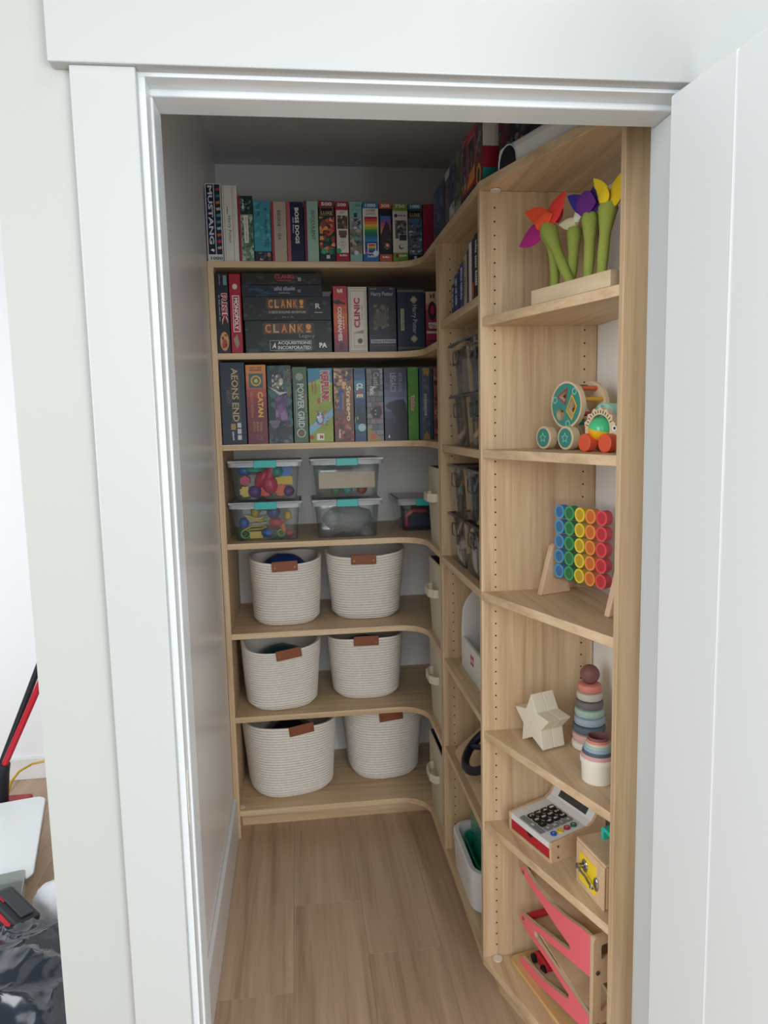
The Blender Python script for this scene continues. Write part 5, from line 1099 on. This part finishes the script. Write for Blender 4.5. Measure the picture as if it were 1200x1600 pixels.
# latch box
lb_ = thing('latch_box', 'wooden latch box with yellow panel and teal carry handle', 'latch box', SP(.884, .404, .5033), math.atan2(-.989, .15))
bxb = MB().box(0, .113, .008, .125, 0, .100).build('box_body', M_ply, lb_, bevel=.003)
MB().box(-.003, .116, .003, .128, .100, .108).build('top_board', M_ply, lb_, bevel=.003)
MB().box(-.0005, .1135, .002, .008, .0, .1).build('front_frame', M_ply, lb_, bevel=.002)
yp = MB().prism(rrect(.034, .034, .005, 4, .050, .050), .0005, .002, 'y').build('yellow_panel', cm('#f0cf28', .45), lb_)
M_chr = mat('chrome', '#a8a8a6', .12, 1)
MB().ball((.040, .0, .062), .012, .004, .015).build('latch_plate', M_chr, lb_, smooth=True); MB().ball((.086, .0, .046), .009, .004, .016).build('latch_plate', M_chr, lb_, smooth=True)
MB().tube([(.038, -.004, .066), (.036, -.014, .064), (.042, -.014, .056), (.058, -.010, .050), (.076, -.010, .044), (.084, -.012, .046), (.088, -.010, .040), (.080, -.010, .038)], .0028, 10).build('hook', M_chr, lb_, smooth=True)
MB().cyl((.034, -.003, .060), (.034, -.016, .062), .006, n=14).build('knob', M_chr, lb_, smooth=True)
hl = [(.020, .108), (.020, .131), (.026, .138), (.100, .138), (.106, .131), (.106, .108), (.097, .108), (.097, .124), (.093, .129), (.034, .129), (.030, .124), (.030, .108)]
MB().prism(hl, .052, .072, 'y').build('carry_handle', cm('#2cc0a8', .35), lb_, bevel=.002)
# ramp racer
rz_ = math.atan2(-.973, .229)
rp = thing('ramp_racer', 'red and birch zigzag ramp for toy cars', 'ramp toy', SP(.802, .663, .1099), rz_)
M_red = cm('#f4707c', .45)
MB().prism(rrect(.202, .067, .02, 5, .203, .067), 0, .012).build('base_board', wood('yellow_pine', '#e3bf86', '#dab378', '#cca368', (4, 50, 50), .5), rp, bevel=.002)
zo = .0
SHP = [(.030, .276), (.034, .289), (.044, .296), (.056, .294), (.100, .280), (.162, .273), (.228, .279), (.300, .296), (.332, .299), (.332, .199), (.255, .184), (.115, .155), (.100, .150), (.098, .142), (.106, .136), (.255, .112), (.332, .100),
       (.332, .020), (.299, .050), (.210, .034), (.116, .013), (.036, .0125), (.030, .018), (.032, .030), (.044, .035), (.140, .045), (.235, .072), (.254, .082), (.252, .092), (.235, .095), (.150, .112), (.060, .124), (.036, .134), (.030, .146), (.036, .157), (.048, .160), (.100, .170), (.200, .194), (.250, .206), (.258, .213), (.252, .221), (.200, .230), (.100, .255)]
def offs(pts): return pts
M_birch2 = mat('birch', '#dcc6a2', .5)
pf = MB().prism(SHP, .019, .028, 'y').build('side_plate', M_birch2, rp, bevel=.001)
cxs, czs = .18, .155
MB().prism([(x, z_) for x, z_ in SHP], .0182, .0188, 'y').build('red_face', M_red, pf)
MB().prism(SHP, .094, .102, 'y').build('side_plate', M_birch2, rp, bevel=.001)
def ramp(a, b, nm='ramp_board'):
    (x0, z0), (x1, z1) = a, b; dx, dz = x1-x0, z1-z0; l = math.hypot(dx, dz); nx, nz = -dz/l*.005, dx/l*.005
    MB().prism([(x0, z0), (x1, z1), (x1-nx, z1-nz), (x0-nx, z0-nz)], .028, .094, 'y').build(nm, M_ply, rp)
ramp((.04, .286), (.31, .262)); ramp((.05, .143), (.325, .203)); ramp((.10, .150), (.325, .098)); ramp((.035, .022), (.325, .080))
pb = holed(rrect(.0415, .1435, .010, 4, .0605, .1565), [rrect(.016, .018, .006, 4, .056, .262), rrect(.016, .034, .006, 4, .056, .150), rrect(.016, .03, .006, 4, .056, .055)], 0, .012).xf(Matrix.Rotation(R(90), 4, 'Z')).xf(Matrix.Translation((.345, 0, 0))).build('end_post', M_ply, rp, bevel=.0012)
for zz in (.278, .148):
    MB().cyl((.046, .029, zz), (.046, .093, zz), .010, n=16).build('roller', cm('#c9303c', .4), rp, smooth=True)
    MB().cyl((.046, .0165, zz), (.046, .0185, zz), .005, n=14).build('bolt', mat('steel', '#9a9a98', .3, 1), rp, smooth=True)
for zz in (.215, .085): MB().cyl((.3455, .030, zz), (.3475, .030, zz), .005, n=14).build('bolt', mat('steel', '#9a9a98', .3, 1), rp, smooth=True)
car_ = thing('toy_race_car', 'small red wooden car with black tyres on the lowest ramp', 'toy car', tuple(Vector((.802, .663, .1385))+Vector((.229, -.973, 0))*.085+Vector((.973, .229, 0))*.060), rz_)
MB().prism([(-.035, .004), (.035, .010), (.035, .022), (.010, .034), (-.020, .032), (-.035, .018)], -.016, .016, 'y').build('car_body', cm('#b8262e', .4), car_, bevel=.003)
for x_ in (-.022, .024):
    for y0_ in (-.022, .016): MB().cyl((x_, y0_, .012), (x_, y0_+.006, .012), .012, n=18).build('tyre', cm('#16171a', .6), car_, smooth=True)

# ---------------------------------------------------------------- bright room at the left
M_bag = mat('black_bin_liner', '#2b313b', .16, spec=.9)
def bag(label, loc, rx, ry, rz, seed, amp=.05, grp='black rubbish bags'):
    m = MB().ball((0, 0, rz), rx, ry, rz, 110, 70)
    for i, p in enumerate(m.v):
        v = Vector(p); q = noise.noise_vector(v*4.2+Vector((seed, 0, seed)))
        c1 = abs(noise.noise(Vector((v.x*5, v.y*7, v.z*5))+Vector((0, seed, 4)))); c2 = abs(noise.noise(Vector((v.x*11, v.y*8, v.z*6))+Vector((seed, 7, 2)))); c3 = abs(noise.noise(v*19+Vector((seed, 1, 9))))
        d_ = (v-Vector((0, 0, rz*.5))).normalized(); v = v+q*amp+d_*(.026*(1-c1)**5+.015*(1-c2)**6+.006*(1-c3)**5-.012)
        m.v[i] = (v.x, v.y, max(v.z, .0))
    o = m.build('rubbish_bag', M_bag, loc=loc, smooth=True); return tag(o, label, 'rubbish bag', grp)
bag('big crumpled black rubbish bag nearest the wall corner', (-.47, .52, 0), .27, .27, .145, 1.7, .03)
bag('black rubbish bag behind the bigger one', (-.50, .84, 0), .18, .13, .095, 4.2, .02)
bd_ = thing('white_board', 'white painted board with rounded corner lying on a crate', 'board', (-.985, 1.46, .092), R(13.8))
MB().prism(rrect(.30, .29, .04, 6), 0, .016).build('board_panel', mat('board_paint', '#e9edee', .35, bump=.5, bscale=14), bd_, bevel=.003)
eg = rrect(.302, .292, .041, 6); eg2 = rrect(.296, .286, .038, 6); n_ = len(eg)
MB().loft([[(x, y, -.004) for x, y in eg], [(x, y, .013) for x, y in eg], [(x, y, .013) for x, y in eg2], [(x, y, -.004) for x, y in eg2]], False, False).build('metal_edge', mat('aluminium', '#a8a59c', .35, 1), bd_)
o = MB().box(-.16, .16, -.14, .14, 0, .09); o = o.build('support_crate', mat('crate_grey', '#9a9a96', .6), loc=(-1.0, 1.48, 0), rotz=R(13.8), bevel=.004); tag(o, 'grey crate under the white board', 'crate')
cb = thing('clear_tote', 'greyish clear tote with a latch in front of the white board', 'tote', (-.72, 1.12, 0), R(14))
shell(.10, .08, .11, .09, .15, .003, .015).build('tote_body', clear('tote_plastic', '#d4d8d4', .35, .2, '#bfc4c0'), cb, smooth=True)
MB().box(.05, .075, -.097, -.090, .09, .14).build('latch', cm('#2f3236'), cb, bevel=.002)
bt = thing('battery_pack', 'black and red tool battery leaning on the rubbish bags', 'battery', (-.60, 1.00, .14), R(-38))
MB().box(-.075, .075, -.04, .04, 0, .05).build('pack', cm('#2c2e32', .5), bt, bevel=.010)
MB().box(-.05, .05, -.0415, -.0395, .018, .034).build('red_label', cm('#c2283a', .4), bt); MB().box(-.06, .06, -.02, .02, .0495, .058).build('rail', cm('#3a3d42', .5), bt, bevel=.003)
MB().box(-.076, -.02, -.025, -.015, .0505, .053).build('red_stripe', cm('#c2283a', .4), bt)
bt.rotation_euler = (R(-12), R(18), R(-38))
o = crumple(44, .085, .09, .085, .030, 7.7, 9).build('white_bag', mat('white_cloth', '#dcdfe2', .6), loc=(-.50, 1.11, 0), smooth=True); tag(o, 'crumpled white bag between the board and the rubbish bags', 'bag')
vc = thing('stick_vacuum', 'stick vacuum with red and black tube leaning in the bright room', 'vacuum', (-.98, 1.9, 0))
def vp(x, z_, dy=0.): return (x+.98, dy, z_)
MB().tube([vp(-.955, .215), vp(-.83, .50), vp(-.70, .80)], .013, 14).build('black_tube', cm('#20262c', .35), vc, smooth=True)
MB().tube([vp(-.938, .21, -.03), vp(-.81, .47, -.03), vp(-.68, .74, -.03)], .013, 14).build('red_tube', cm('#b81f30', .25), vc, smooth=True)
MB().tube([vp(-.930, .225, -.03), vp(-.945, .185, -.02), vp(-.955, .09, -.01), vp(-.965, .03, 0)], [.020, .024, .020, .022], 14).build('joint', cm('#23282e', .4), vc, smooth=True)
MB().box(-.13, .12, -.06, .05, 0, .055).build('floor_head', cm('#a82030', .35), vc, bevel=.012)
o = MB().tube([(-.99, 2.0, .01), (-.965, 2.0, .085), (-.93, 2.0, .128), (-.875, 2.0, .157), (-.82, 2.0, .165), (-.74, 2.0, .15), (-.66, 2.0, .05), (-.62, 2.0, .006)], .005, 8).build('yellow_cable', cm('#d0a83a', .4), smooth=True); tag(o, 'yellow cable arching in front of the bright wall', 'cable')
